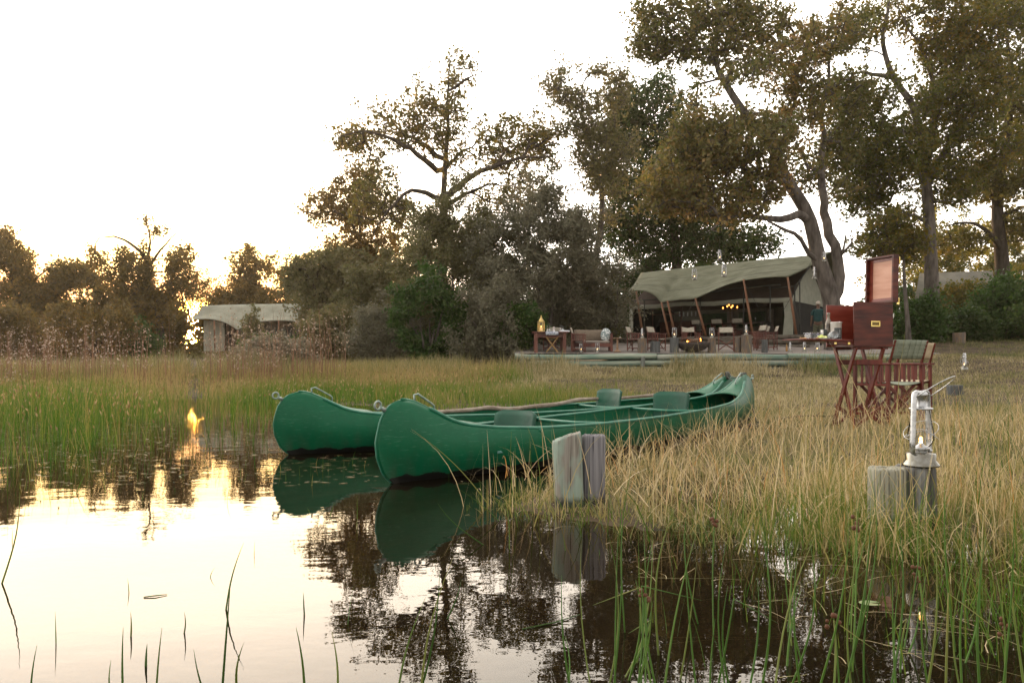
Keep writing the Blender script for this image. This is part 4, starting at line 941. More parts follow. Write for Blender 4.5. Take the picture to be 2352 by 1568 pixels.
def keel(e): return float(np.interp(e, [0, .3, 1, 3], [-.045, -.075, -.09, -.095]))
def hullpt(s, v, side):
    e = (1-abs(s))*CL/2
    ins = float(np.interp(v, INV, INX)); x = s*(CL/2-ins)+CL/2
    a = abs(s); bs = (1-a**2.3)**.85 if a < 1 else 0
    rnd = (1-(1-v)**2.6)**(1/2.6); vee = .25*v+.75*math.sin(PI*min(1, v*1.15)/2)**.9*(.55+.45*math.sin(PI*v))
    f = min(1, max(0, (a-.55)/.45))**1.4
    y = .425*bs*(rnd*(1-f)+vee*f)
    y = max(y, .010*math.sin(PI*min(max(v, .02), 1)**.8) if v < 1 else .012)
    sh = sheer(.22+e*.927); z = keel(e)+(sh-keel(e))*v
    return Vector((x, side*y, z))
def canoe(label, bow, dr, pitch, zoff, backs, seats, thw, roll=0.0, bh=(0,)):
    root = thing('canoe', label, 'canoe', (bow[0], bow[1], zoff), 0, 'green canoes drawn up at the bank')
    root.rotation_euler = (roll, -pitch, math.atan2(dr[1], dr[0]))
    S = np.concatenate([1-np.linspace(0, 1, 36)**1.7]); S = np.concatenate([-S, S[::-1][1:]]); S = sorted(S)
    vs = sorted(set(list(np.linspace(0, 1, 19))+[.075, .97, .985]))
    m = MB(); rows = []
    for s in S:
        rows.append([hullpt(s, v, 1) for v in reversed(vs)]+[hullpt(s, v, -1) for v in vs[1:]])
    m.grid(rows)
    for q in (0, -1):
        row = rows[q]; k = len(vs); 
        m.add([p for p in row], [(i, i+1, len(row)-2-i, len(row)-1-i) for i in range(k-2)], True)
    m.build('hull', cgm, root, solid=.012)
    # end decks and rims
    for end in (-1, 1):
        rows = []
        for e in np.linspace(0.0, .74, 14):
            s = end*(1-e/(CL/2)); a = hullpt(s, 1, 1); b = hullpt(s, 1, -1)
            cr = .012+.02*min(1, e/.4)
            rows.append([a+(b-a)*tt+Vector((end*-(.10 if e > .7 else 0)*4*tt*(1-tt)*-1, 0, cr*4*tt*(1-tt))) for tt in np.linspace(0, 1, 7)])
        MB().grid(rows).build('deck', cgm, root, solid=.008)
    for side in (1, -1):
        pts = [hullpt(s, 1, side)+Vector((0, 0, .004)) for s in np.linspace(-.93, .93, 70)]
        MB().tube(pts, .016, 8, flat=.8).build('gunwale', rimm, root)
    for end in (-1, 1):
        pts = []
        for v in np.linspace(0.0, 1, 22):
            p = hullpt(end, v, 1); p.y = 0; p.x += end*.004; pts.append(p)
        pts += [hullpt(end*(1-q), 1, 1)*1 for q in (.03, .06)]
        for p in pts[-2:]: p.y = 0; p.z += .012
        MB().tube(pts, .0065, 6).build('stem_band', rimm, root)
        # towing ring
        c = Vector((CL/2+end*(CL/2-.050), 0, sheer(0)-.035)); up = Vector((end*.85, 0, .52)).normalized()
        ring = [c+up*.034+(up*math.cos(a)+Vector((-up.z, 0, up.x))*math.sin(a))*.026 for a in np.linspace(0, 2*PI, 19)]
        MB().tube(ring, .0075, 8, cap=False).tube([c-up*.03, c+up*.012], [.016, .010], 8).build('tow_ring', hndm, root)
        # carrying handle
        e0, e1 = .34, .52
        q = [Vector((CL/2+end*(CL/2-e0), 0, sheer(e0)-.005)), Vector((CL/2+end*(CL/2-e0+.004), 0, sheer(e0)+.06)), Vector((CL/2+end*(CL/2-e0-.03), 0, sheer(e0)+.064)), Vector((CL/2+end*(CL/2-e1+.02), 0, sheer(e1)+.085)), Vector((CL/2+end*(CL/2-e1), 0, sheer(e1)+.07)), Vector((CL/2+end*(CL/2-e1), 0, sheer(e1)))]
        MB().tube(q, .0075, 6).build('handle', hndm, root)
    for t0, dh in zip(backs, bh):
        mb = MB(); rows = []
        for v in np.linspace(0, 1, 7):
            row = []
            for u in np.linspace(-1, 1, 13):
                wd_ = .19+.012*v; zz = .12+(.265+dh)*v-(.03*max(0, abs(u)-.72)/.28 if v > .9 else 0)
                row.append(Vector((t0+.05*v+.035*(1-u*u)*1, u*wd_, zz)))
            rows.append(row)
        mb.grid(rows); mb.build('backrest', backm, root, solid=.016)
    for t0 in seats:
        mb = MB(); rows = []
        hw = abs(hullpt((t0-CL/2)/(CL/2), .55, 1).y)
        for u in np.linspace(-.13, .13, 5):
            rows.append([Vector((t0+u, tt*hw*.97, .135-.015*(1-tt*tt)+.0*u)) for tt in np.linspace(-1, 1, 9)])
        mb.grid(rows); mb.build('seat', seatm, root, solid=.018)
    for t0 in thw:
        hw = abs(hullpt((t0-CL/2)/(CL/2), 1, 1).y); z = sheer(3-abs(t0-3))
        MB().tube([(t0, -hw, z-.01), (t0, 0, z-.02), (t0, hw, z-.01)], .015, 8).build('thwart', rimm, root)
    return root
canoe('nearer green canoe with two seat backs, bow floating right of the other', BOWS[0][0], BOWS[0][1], R(1.15), .0, [1.35, 3.86], [1.02, 2.85, 3.45], [1.30, 3.80, 2.2], bh=(0, .03))
canoe('farther green canoe with a wooden pole laid along it and one seat back', BOWS[1][0], BOWS[1][1], R(1.05), .0, [3.72], [3.35, 1.2], [3.66, 1.3], bh=(.045,))
polem = mat('weathered_pole', (.20, .155, .115), (.36, .30, .24), scale=4, rough=.8, bump=.4, bscale=12, stretch=(.4, 4, 4))
pp = [P(985, 949, 7.35), P(1060, 942, 7.62), P(1120, 937, 7.9), P(1180, 939, 8.15), P(1260, 930, 8.5), P(1330, 918, 8.85), P(1430, 913, 9.2), P(1530, 906, 9.6)]
c0 = pp[0].copy(); sm2 = []
for i in range(len(pp)-1):
    for k in range(4):
        sm2.append(pp[i].lerp(pp[i+1], k/4)+Vector((0, 0, .004*math.sin(i*4+k))))
o = MB().tube([p-c0 for p in sm2], [.017+.006*math.sin(PI*i/len(sm2))+.002*math.sin(i*1.7) for i in range(len(sm2))], 9).build('wooden_pole', polem)
o.location = c0; tag(o, 'long weathered wooden pole lying along the farther canoe', 'pole')
# rope tying the two sterns
ropem = mat('rope', (.06, .065, .055), (.12, .12, .10), scale=60, rough=.9)
a = P(1666, 862, 9.9); b = P(1716, 866, 9.55)
pts = [a, a+Vector((.05, 0, .03)), a.lerp(b, .3)+Vector((0, 0, -.02)), a.lerp(b, .6)+Vector((0, 0, -.01)), b, b+Vector((.03, -.02, -.04)), P(1725, 905, 9.5), P(1729, 940, 9.45), P(1738, 968, 9.4), P(1750, 975, 9.3)]
rp = MB().tube([p-a for p in pts], .008, 6)
for k in range(4):
    cc = b-a+Vector((-.02-.012*k, 0, .01)); rp.tube([cc+Vector((.0, math.cos(q)*.045, math.sin(q)*.045)) for q in np.linspace(0, 2*PI, 13)], .007, 5, cap=False)
for k in range(3):
    cc = Vector((.01+.014*k, 0, -.0)); rp.tube([cc+Vector((.0, math.cos(q)*.04, math.sin(q)*.045)) for q in np.linspace(0, 2*PI, 13)], .007, 5, cap=False)
rp.tube([p-a for p in (a.lerp(b, .05), a.lerp(b, .35)+Vector((0, 0, -.07)), a.lerp(b, .75)+Vector((0, 0, -.05)), b)], .007, 6)
o = rp.build('rope', ropem); o.location = a; tag(o, 'dark rope knotted round both canoe sterns and trailing to the grass', 'rope')
# ================================================================ WOODEN POSTS (near)
def grainmat(name, c1, c2, c3=None, maskdir=None):
    m = bpy.data.materials.new(name); m.use_nodes = True; t = m.node_tree; b = t.nodes['Principled BSDF']; b.inputs['Roughness'].default_value = .9; b.inputs['Specular IOR Level'].default_value = .2
    tc = t.nodes.new('ShaderNodeTexCoord'); mp = t.nodes.new('ShaderNodeMapping'); mp.inputs['Scale'].default_value = (95, 95, 2.6)
    n = t.nodes.new('ShaderNodeTexNoise'); n.inputs['Scale'].default_value = 1.0; n.inputs['Detail'].default_value = 6
    t.links.new(tc.outputs['Object'], mp.inputs[0]); t.links.new(mp.outputs[0], n.inputs[0])
    r = t.nodes.new('ShaderNodeValToRGB'); e = r.color_ramp.elements
    e[0].position = .33; e[0].color = (*[c*.22 for c in c1], 1); e[1].position = .70; e[1].color = (*c2, 1); e2 = e.new(.42); e2.color = (*c1, 1)
    t.links.new(n.outputs['Fac'], r.inputs[0]); src = r.outputs[0]
    if c3 is not None:
        n2 = t.nodes.new('ShaderNodeTexNoise'); n2.inputs['Scale'].default_value = 5; n2.inputs['Detail'].default_value = 8
        mp2 = t.nodes.new('ShaderNodeMapping'); mp2.inputs['Scale'].default_value = (2.5, 2.5, .8)
        t.links.new(tc.outputs['Object'], mp2.inputs[0]); t.links.new(mp2.outputs[0], n2.inputs[0])
        r2 = t.nodes.new('ShaderNodeValToRGB'); r2.color_ramp.elements[0].position = .40; r2.color_ramp.elements[1].position = .54
        t.links.new(n2.outputs['Fac'], r2.inputs[0])
        mx = t.nodes.new('ShaderNodeMix'); mx.data_type = 'RGBA'; mx.blend_type = 'MIX'; mx.inputs[7].default_value = (*c3, 1)
        mu = t.nodes.new('ShaderNodeMath'); mu.operation = 'MULTIPLY'; mu.inputs[1].default_value = .75
        t.links.new(r2.outputs[0], mu.inputs[0]); t.links.new(mu.outputs[0], mx.inputs[0]); t.links.new(src, mx.inputs[6]); src = mx.outputs[2]
    # wet dark foot at the waterline (object z is height over the water for the mooring posts)
    if name.startswith('post'):
        sp = t.nodes.new('ShaderNodeSeparateXYZ'); t.links.new(tc.outputs['Object'], sp.inputs[0])
        ns = t.nodes.new('ShaderNodeTexNoise'); ns.inputs['Scale'].default_value = 14; t.links.new(tc.outputs['Object'], ns.inputs[0])
        mz = t.nodes.new('ShaderNodeMath'); mz.operation = 'MULTIPLY_ADD'; mz.inputs[1].default_value = -.07; t.links.new(ns.outputs['Fac'], mz.inputs[0]); t.links.new(sp.outputs['Z'], mz.inputs[2])
        mr = t.nodes.new('ShaderNodeMapRange'); mr.inputs[1].default_value = .0; mr.inputs[2].default_value = .035; mr.inputs[3].default_value = .22; mr.inputs[4].default_value = 1
        t.links.new(mz.outputs[0], mr.inputs[0])
        vm = t.nodes.new('ShaderNodeVectorMath'); vm.operation = 'SCALE'; t.links.new(src, vm.inputs[0]); t.links.new(mr.outputs[0], vm.inputs['Scale']); src = vm.outputs[0]
    t.links.new(src, b.inputs['Base Color'])
    bp = t.nodes.new('ShaderNodeBump'); bp.inputs['Strength'].default_value = .9; bp.inputs['Distance'].default_value = .006
    t.links.new(n.outputs['Fac'], bp.inputs['Height']); t.links.new(bp.outputs[0], b.inputs['Normal'])
    return m
def post(name, label, loc, z0, z1, r, m, seed, tilt=(0, 0), cut=0.0, taper=.0, flat=0.0, n=40, cracks=3, group=None, cat='post', endm=None):
    rr = np.random.default_rng(seed); mb = MB(); rows = []
    ph = rr.uniform(0, 2*PI, 6); ck = rr.uniform(0, 2*PI, cracks)
    zs = list(np.linspace(z0, z1-.02, 14))+[z1-.008, z1]
    def rad(a, z):
        q = r*(1+.04*math.sin(2*a+ph[0])+.03*math.sin(3*a+ph[1]+z*2)+.012*math.sin(11*a+ph[2])+.008*math.sin(23*a+ph[3]))
        for c in ck:
            d = abs((a-c+PI) % (2*PI)-PI); q -= r*.10*math.exp(-(d/.05)**2)
        return q*(1+taper*(z1-z)/(z1-z0))
    A = np.linspace(0, 2*PI, n, endpoint=False)
    def pt(a, z, f=1.0, dz=0):
        q = rad(a, z)*f; x, y = q*math.cos(a), q*math.sin(a)
        if flat: y = max(y, -r*flat) if y < 0 else y
        top = cut*x/r*.5*(z-z0)/(z1-z0)
        return (x+tilt[0]*(z-z0), y+tilt[1]*(z-z0), z+top+dz)
    for i, z in enumerate(zs):
        f = 1.0 if i < len(zs)-2 else (.985 if i < len(zs)-1 else .93)
        rows.append([pt(a, z, f, rr.uniform(-.003, .003) if i >= len(zs)-2 else 0) for a in A])
    for f in (.86, .6, .3, .01): rows.append([pt(a, z1, f, rr.uniform(-.007, .003)+.001) for a in A])
    mb.grid(rows, smooth=True, close=True)
    o = mb.build(name, m); o.location = loc; return tag(o, label, cat, group)
pm1 = grainmat('post_greenpaint', (.22, .20, .17), (.34, .32, .28), (.29, .385, .32))
pm2 = grainmat('post_grey', (.16, .155, .165), (.27, .26, .27))
pm3 = grainmat('post_palegrey', (.27, .26, .20), (.40, .385, .31))
pm4 = grainmat('post_lichen', (.19, .19, .18), (.32, .32, .31), (.07, .065, .06))
Yp = 4.23; a = P(1309, 995, Yp); b = P(1358, 995, Yp+.04)
post('wooden_post', 'split post with flaking pale green paint and slanting top, left one of the middle pair', (a.x+.018, Yp, 0), -.35, a.z-.016, .077, pm1, 1, tilt=(-.05, .01), cut=.055, flat=.72, group='weathered mooring posts')
post('wooden_post', 'darker grey round post pressed against the green painted one', (b.x+.005, Yp+.045, 0), -.35, b.z-.008, .061, pm2, 2, tilt=(.01, 0), group='weathered mooring posts')
Yl = 3.70; a = P(2033, 1070, Yl-.02); b = P(2110, 1070, Yl)
post('wooden_post', 'pale evenly grained post standing left of the lantern post', (a.x, Yl-.03, 0), -.35, a.z-.005, .081, pm3, 3, tilt=(.0, 0), cracks=4, group='weathered mooring posts', n=56)
post('wooden_post', 'cracked grey post with dark lichen carrying the big lantern', (b.x+.004, Yl+.02, 0), -.35, b.z, .090, pm4, 4, tilt=(-.02, 0), taper=.06, cracks=6, group='weathered mooring posts', n=56)
LX, LYn, LZ = b.x+.0, Yl+.0, b.z

# ================================================================ HURRICANE LANTERNS
chrome = mat('galvanised_metal', (.34, .345, .35), (.58, .585, .59), scale=40, rough=.18, metal=1.0, rough2=.42)
brassy = mat('aged_tin', (.15, .14, .11), (.27, .265, .24), scale=25, rough=.2, metal=1.0)
lglass = glassmat('lantern_glass')
flm = emat('flame', (1, .50, .14), 7.0); flc = emat('flame_core', (1, .70, .34), 14.0)
def lantern(label, loc, rotz, scale=1.0, group='lit hurricane lanterns', bail='side', n=24, th=1.0):
    root = thing('hurricane_lantern', label, 'lantern', loc, rotz, group, scale)
    MB().lathe([(.001, .001), (.080, .001), (.083, .004), (.080, .010), (.068, .026), (.066, .030), (.066, .056), (.062, .061), (.040, .066), (.001, .067)], n).build('fuel_tank', brassy, root)
    MB().lathe([(.030, .066), (.030, .074), (.036, .078), (.036, .088), (.030, .092), (.014, .100), (.010, .108), (.004, .110)], n).lathe([(.009, 0), (.011, .004), (.011, .012), (.001, .014)], 10, (.048, -.02, .064)).build('burner', chrome, root)
    MB().lathe([(.036, .092), (.048, .105), (.056, .125), (.058, .145), (.056, .165), (.050, .195), (.044, .225), (.040, .250), (.039, .262)], n).build('glass_globe', lglass, root)
    MB().lathe([(.036, .262), (.052, .266), (.054, .270), (.050, .274), (.030, .278), (.027, .282), (.027, .325), (.031, .330), (.031, .340), (.022, .350), (.001, .354)], n).build('chimney', chrome, root)
    for s in (-1, 1):
        pts = [(s*.030, 0, .352), (s*.048, 0, .351), (s*.062, 0, .343), (s*.068, 0, .325), (s*.071, 0, .28), (s*.076, 0, .20), (s*.081, 0, .12), (s*.083, 0, .085), (s*.078, 0, .066), (s*.062, 0, .058)]
        MB().tube(pts, [q*th for q in [.008, .012]+[.014]*6+[.012, .009]], 8, flat=.55).build('side_tube', chrome, root)
    g = MB(); ring = [(math.cos(a)*.073, math.sin(a)*.073, .148+.020*math.sin(2*a+.6)) for a in np.linspace(0, 2*PI, 41)]
    g.tube(ring, .0016, 5, cap=False)
    g.tube([(math.cos(a)*.074, math.sin(a)*.074, .168+.042*math.cos(a)) for a in np.linspace(0, 2*PI, 41)], .0014, 5, cap=False)
    g.build('guard_wire', chrome, root)
    h = MB(); t_ = np.linspace(0, PI, 19)
    if bail == 'side': pts = [(-.070*math.cos(a) if True else 0, -.165*math.sin(a)**.8*.92, .318+.105*math.sin(a)**.8) for a in t_]
    elif bail == 'up': pts = [(-.070*math.cos(a), 0, .318+.15*math.sin(a)**.7) for a in t_]
    else: pts = [(-.074*math.cos(a), .03+.045*math.sin(a), .318-.15*math.sin(a)**.8) for a in t_]
    h.tube(pts, .0024 if bail == 'side' else .002, 6).build('bail_handle', chrome, root)
    fl = MB().sphere((0, 0, .124), .013, 12, 9, (1.0, .55, 1.15)).build('flame', flm, root)
    MB().sphere((0, 0, .112), .0085, 8, 6, (1.3, .8, .5)).build('flame_core', flc, fl)
    return root
L0 = lantern('big shiny lit lantern on the near lichen spotted post, its bail tipped to the right', (LX+.005, LYn-.01, LZ+.002), R(38), .985)
Ls = lantern('lit lantern standing on the terrace edge under the left bench, left one of two', (0, 0, -50), 0, .85, 'lit hurricane lanterns', 'down', 12, 1.35)
def place_l(px, py, Yq, label, rot=0.0, sc=.88, src=Ls, up=False, hang=None):
    p = P(px, py, Yq); o = dup(src, p, rot, label, 'lit hurricane lanterns', scale=sc)
    return o

# ================================================================ TERRACE FURNITURE
red = mat('hardwood_red', (.075, .018, .012), (.15, .045, .028), scale=5, rough=.45, stretch=(1, 1, .3), spec=.5)
redd = mat('hardwood_dark', (.055, .018, .013), (.105, .038, .026), scale=5, rough=.5, stretch=(3, .4, 3))
canvas = mat('canvas_cream', (.36, .33, .26), (.45, .42, .345), scale=12, rough=.9, bump=.2, bscale=60)
canvasg = mat('canvas_greygreen', (.20, .23, .17), (.27, .30, .23), scale=14, rough=.9, bump=.3, bscale=60)
canvast = mat('canvas_tan', (.42, .33, .21), (.52, .43, .30), scale=12, rough=.9)
def chair(label, loc, rotz, scale=1.0, cm=canvas, wm_=red, group='folding canvas director chairs', quilt=False, sag=0.0):
    r = thing('director_chair', label, 'chair', loc, rotz, group, scale)
    W, D = .27, .21
    for sx in (-1, 1):
        for sy in (-1, 1):
            MB().box((sx*W, sy*D, .315), (.034, .034, .63), bevel=.003).build('leg', wm_, r)
        MB().box((sx*W, -.01, .645), (.055, D*2+.10, .024), bevel=.004).build('armrest', wm_, r)
        m = MB().box((sx*W, 0, .42), (.020, D*2-.03, .026), bevel=.002)
        for q in (-.12, -.06, 0, .06, .12): m.box((sx*W, q, .53), (.014, .022, .205))
        m.build('side_slats', wm_, r)
        MB().box((sx*W, 0, .10), (.022, D*2-.03, .030)).build('foot_rail', wm_, r)
        MB().bar((sx*(W-.012), D-.01, .60), (sx*(W-.012), D+.075, .90), .030, .018).build('back_post', wm_, r)
    for sy in (-1, 1):
        m = MB().bar((-W+.02, sy*(D-.035), .06), (W-.02, sy*(D-.035)+.004, .43), .034, .016, up=(0, 1, 0)).bar((W-.02, sy*(D-.055), .06), (-W+.02, sy*(D-.055)-.004, .43), .034, .016, up=(0, 1, 0))
        m.build('cross_brace', wm_, r)
    rows = [[Vector((u*W*.95, v*D*1.0, .445-.028*(1-u*u))) for u in np.linspace(-1, 1, 9)] for v in np.linspace(-1, 1, 5)]
    MB().grid(rows).build('seat', cm, r, solid=.008)
    rows = []
    for v in np.linspace(0, 1, 6):
        rows.append([Vector((u*(W+.004), D+.012+.062*v+.028*(1-u*u)*-1*-1, .70+.20*v-(sag*(1-abs(u))*v))) for u in np.linspace(-1, 1, 11)])
    bk = MB().grid(rows).build('backrest', cm, r, solid=.008)
    if quilt:
        q = MB()
        for u in np.linspace(-.8, .8, 6): q.tube([rows[k][0].lerp(rows[k][-1], (u+1)/2)+Vector((0, .036*(1-u*u)+.0, 0)) for k in range(6)], .004, 5)
        for k in (1, 2, 3, 4): q.tube([p+Vector((0, .006, 0)) for p in rows[k]], .004, 5)
        q.build('stitching', canvasg, bk)
    return r
CH0 = chair('empty cream director chair farthest left at the fire, seen from its side', (0, 0, -50), 0)
CHs = chair('director chair with a slack sagging cream back, standing behind the fire bowl', (0, 0, -50), 0, sag=.05)
def put(src, px, Yq, rot, label, sc=None, first=False):
    X = (px-1176)/F*Yq; z = float(tz(X, Yq))+.03
    if first: src.location = (X, Yq, z); src.rotation_euler = (0, 0, rot); src['label'] = label; return src
    return dup(src, (X, Yq, z), rot, label, scale=sc)
put(CH0, 1459, 29.7, R(62), 'cream director chair farthest left of the fire circle, turned sideways', first=True)
put(CH0, 1508, 29.8, R(48), 'cream director chair behind the short grey stump, half turned to the fire')
put(CHs, 1587, 30.0, R(-12+24), 'director chair with slack sagging cream back, standing behind the fire bowl', first=True)
put(CH0, 1668, 29.6, R(-14), 'cream director chair facing the camera between two stumps right of the fire')
put(CH0, 1748, 30.0, R(-118), 'cream director chair right of the tallest stump, its side to the camera')
put(CH0, 1738, 30.9, R(-78), 'cream director chair farthest back in the right hand cluster')
put(CH0, 1768, 30.2, R(-96), 'cream director chair at the right end of the circle, seen edge on')
put(CH0, 1329, 29.25, R(78), 'dark red director chair between the dining table and the bench, facing right')
put(CH0, 1268, 29.9, R(205), 'director chair tucked behind the dining table', .95)

# stumps
st_b = grainmat('stump_brown', (.17, .115, .075), (.30, .21, .14), (.11, .105, .10))
st_g = grainmat('stump_grey', (.085, .088, .088), (.16, .165, .16))
def stump(px, ytop, Yq, rpx, m, label, seed, bot=812):
    X = (px-1176)/F*Yq; z0 = float(tz(X, Yq)); r = rpx*.80/F*Yq; zt = CH+(HZ-ytop)/F*Yq
    post('log_stump', label, (X, Yq, z0-.05), 0, zt-z0+.05, r, m, seed, n=28, cut=0, taper=.06, group='upright log stumps by the fire', cat='stump')
    return (X, Yq, zt)
tops = [stump(1475, 776.5, 29.15, 12, st_b, 'broad brown and grey stump farthest left, carrying a lantern', 11),
        stump(1549, 775, 29.2, 12, st_g, 'smooth dark grey stump left of the fire bowl, carrying a lantern', 12),
        stump(1635, 776, 29.2, 11.5, st_b, 'slim brown stump just right of the fire bowl, carrying a lantern', 13),
        stump(1714, 769, 29.2, 15, st_b, 'tallest thickest brown stump, carrying a lantern', 14)]
stump(1505, 784, 29.25, 14, st_g, 'short wide dark grey stump left of the grey lantern stump', 15)
stump(1694, 774, 29.35, 9, st_b, 'narrow brown stump leaning against the tallest stump', 16)
stump(1756, 780, 29.2, 9, st_g, 'pale grey stump at the right end of the circle', 17)
for (x_, y_, z_), lab, ro in zip(tops, ['lit lantern on the broad stump farthest left', 'lit lantern on the smooth grey stump', 'lit lantern on the slim stump right of the fire bowl', 'lit lantern on the tallest stump, slightly turned'], [R(70), R(5), R(-4), R(60)]):
    dup(Ls, (x_, y_, z_+.003), ro, lab, scale=1.02)
Ls.location = P(1335, 811, 28.95); Ls.scale = (.9,)*3; Ls.rotation_euler = (0, 0, R(20)); Ls.location.z = 1.262
Ls['label'] = 'lit lantern on the terrace edge in front of the slatted chair, left of two'
o = dup(Ls, (P(1372, 811, 28.95).x, 28.95, 1.262), R(-6), 'lit lantern on the terrace edge in front of the bench, right of two', scale=.95)
for px, lab, ro, Yq in [(1815, 'lit lantern on the terrace floor farthest left below the fold out shelf', 62, 28.95), (1848, 'lit lantern on the terrace floor in the middle below the fold out shelf', 40, 29.1), (1877, 'lit lantern on the terrace floor farthest right below the fold out shelf', -50, 29.1)]:
    X = (px-1176)/F*Yq; dup(Ls, (X, Yq, float(tz(X, Yq))+.05), R(ro), lab, scale=1.02)
b = P(1812, 770, 29.3)
# amber bottle by those lanterns
amber = glassmat('amber_glass', (.55, .25, .05), .12)
o = MB().lathe([(.001, 0), (.036, .0), (.038, .01), (.038, .15), (.030, .19), (.014, .23), (.013, .29), (.016, .30), (.001, .30)], 14).build('amber_bottle', mat('amber', (.30, .16, .04), rough=.15)); o.location = (P(1808, 811, 29.2).x, 29.25, float(tz(10, 29.25))+.05)
tag(o, 'small amber bottle beside the floor lantern farthest left', 'bottle')
# lone lantern on the right hand grass
X = (2215-1176)/F*19.5; g_ = float(gz(X, 19.5)); dup(Ls, (X, 19.5, max(g_, P(2215, 849, 19.5).z)), R(75), 'single lit lantern standing in the grass at the far right', scale=1.15)

# fire bowl
iron = mat('fire_iron', (.035, .030, .030), (.07, .05, .04), scale=9, rough=.8)
p = P(1597, 811, 29.0); rb = .60
fb = thing('fire_bowl', 'wide black iron fire bowl with a small flame among the stumps', 'fire bowl', (p.x, 29.35, float(tz(p.x, 29.35))+.02))
prof = [(rb*math.sin(a), .34*(1-math.cos(a))) for a in np.linspace(.02, PI/2, 9)]
MB().lathe(prof+[(rb-.02, .34)]+[(q*.95, z*.94+.02) for q, z in prof[::-1]], 32).build('bowl', iron, fb)
m = MB(); rr = random.Random(2)
for k in range(9):
    a = rr.uniform(0, PI); q = rr.uniform(.1, .33); c = Vector((rr.uniform(-.2, .2), rr.uniform(-.2, .2), .30+.02*k)); d = Vector((math.cos(a)*q, math.sin(a)*q, rr.uniform(-.03, .05)))
    m.tube([c-d, c, c+d], [.03, .035, .028], 7)
m.build('firewood', mat('charred_wood', (.05, .03, .02), (.16, .09, .05), scale=10, rough=.9), fb)
m = MB()
for (fx, fy, fh) in [(.27, .0, .17), (.22, .05, .10), (-.22, -.05, .07), (-.12, .08, .06)]:
    m.lathe([(.001, 0), (.026, .02), (.030, .05), (.018, fh*.65), (.001, fh)], 8, (fx, fy, .36))
m.build('flame', emat('fire', (1, .30, .05), 9.0), fb)

# dining table on the left
def tabl(px0, px1, ytop, Yn, depth, label, leg=.10, h=None, name='dining_table', m=red):
    Xa = (px0-1176)/F*Yn; Xb = (px1-1176)/F*Yn; zt = CH+(HZ-ytop)/F*Yn; zb = float(tz((Xa+Xb)/2, Yn))
    r = thing(name, label, 'table', ((Xa+Xb)/2, Yn+depth/2, zb)); W = Xb-Xa; H = zt-zb
    MB().box((0, 0, H-.02), (W, depth, .045), bevel=.008).build('tabletop', m, r)
    for sx in (-1, 1):
        for sy in (-1, 1): MB().box((sx*(W/2-.08-leg/2), sy*(depth/2-.05-leg/2), (H-.04)/2), (leg, leg, H-.045), bevel=.006).build('leg', m, r)
    a = MB()
    for sy in (-1, 1): a.box((0, sy*(depth/2-.05-leg/2), H-.13), (W-.2-leg*1.1, .03, .15))
    for sx in (-1, 1): a.box((sx*(W/2-.08-leg/2), 0, H-.13), (.03, depth-.14-leg*1.1, .15))
    a.build('apron', m, r); return r, zt
dt, dz = tabl(1222, 1306, 761.5, 29.0, 1.5, 'dark red wooden dining table set with glasses at the left of the terrace', leg=.13)
def on(px, Yq): return ((px-1176)/F*Yq, Yq, dz+.004)
gold = mat('lantern_gold', (.55, .38, .12), (.66, .50, .22), scale=12, rough=.3, metal=.9)
r = thing('candle_lantern', 'tall gold candle lantern with pointed top on the dining table', 'lantern', on(1243, 29.25))
m = MB().lathe([(.001, 0), (.135, 0), (.135, .03), (.12, .035)], 6)
for k in range(6): a = 2*PI*k/6; m.box((.118*math.cos(a), .118*math.sin(a), .19), (.02, .02, .32))
m.lathe([(.12, .34), (.14, .345), (.14, .37), (.06, .48), (.05, .50), (.03, .52), (.018, .53), (.03, .56), (.012, .60), (.001, .62)], 6); m.build('frame', gold, r)
MB().lathe([(.112, .035), (.112, .34)], 6).build('pane', glassmat('pane_amber', (1, .9, .7), .06), r)
MB().lathe([(.001, .036), (.045, .036), (.045, .17), (.001, .175)], 12).build('candle', mat('wax', (.75, .66, .52), rough=.5, emit=(1, .6, .25), estr=.35), r)
MB().sphere((0, 0, .20), .016, 8, 6, (1, 1, 1.7)).build('flame', flm, r)
gl2 = mat('glassware', (.80, .84, .86), rough=.08, spec=.8); gl2.node_tree.nodes['Principled BSDF'].inputs['Transmission Weight'].default_value = .75
def wineglass(px, Yq, label, h=.2, inv=True):
    prof = [(.001, h), (.036, h), (.036, h-.003), (.005, h-.012), (.004, h*.55), (.020, h*.47), (.034, h*.32), (.034, h*.15), (.030, .001)]
    o = MB().lathe(prof, 14).build('wine_glass', gl2); o.location = on(px, Yq); return tag(o, label, 'glass', 'upturned glasses on the dining table')
wineglass(1257, 29.2, 'upturned wine glass nearest the gold lantern', .21); wineglass(1262, 29.5, 'upturned wine glass left of the salt shaker', .24)
wineglass(1287, 29.6, 'taller upturned wine glass on the right part of the table', .27); wineglass(1291, 29.3, 'upturned wine glass right of the tallest one', .22); wineglass(1294, 29.25, 'upturned tumbler like glass nearest the white napkins', .17)
o = MB().lathe([(.001, 0), (.045, 0), (.05, .03), (.03, .09), (.028, .13), (.038, .14), (.030, .18), (.001, .19)], 12).build('cruet', mat('cruet', (.60, .50, .46), (.72, .72, .72), scale=8, rough=.3)); o.location = on(1272, 29.25); tag(o, 'pale cruet with a reddish cap at the middle of the dining table', 'cruet')
o = MB().box((0, 0, .015), (.38, .22, .03), bevel=.005).box((.02, 0, .04), (.30, .2, .02), bevel=.005).build('napkins', mat('linen', (.74, .76, .80), rough=.9)); o.location = on(1297, 29.2); tag(o, 'flat stack of white napkins at the right of the dining table', 'napkins')
rm = mat('runner_print', (.16, .20, .30), (.62, .64, .66), scale=42, rough=.9, lo=.48, hi=.52, detail=2)
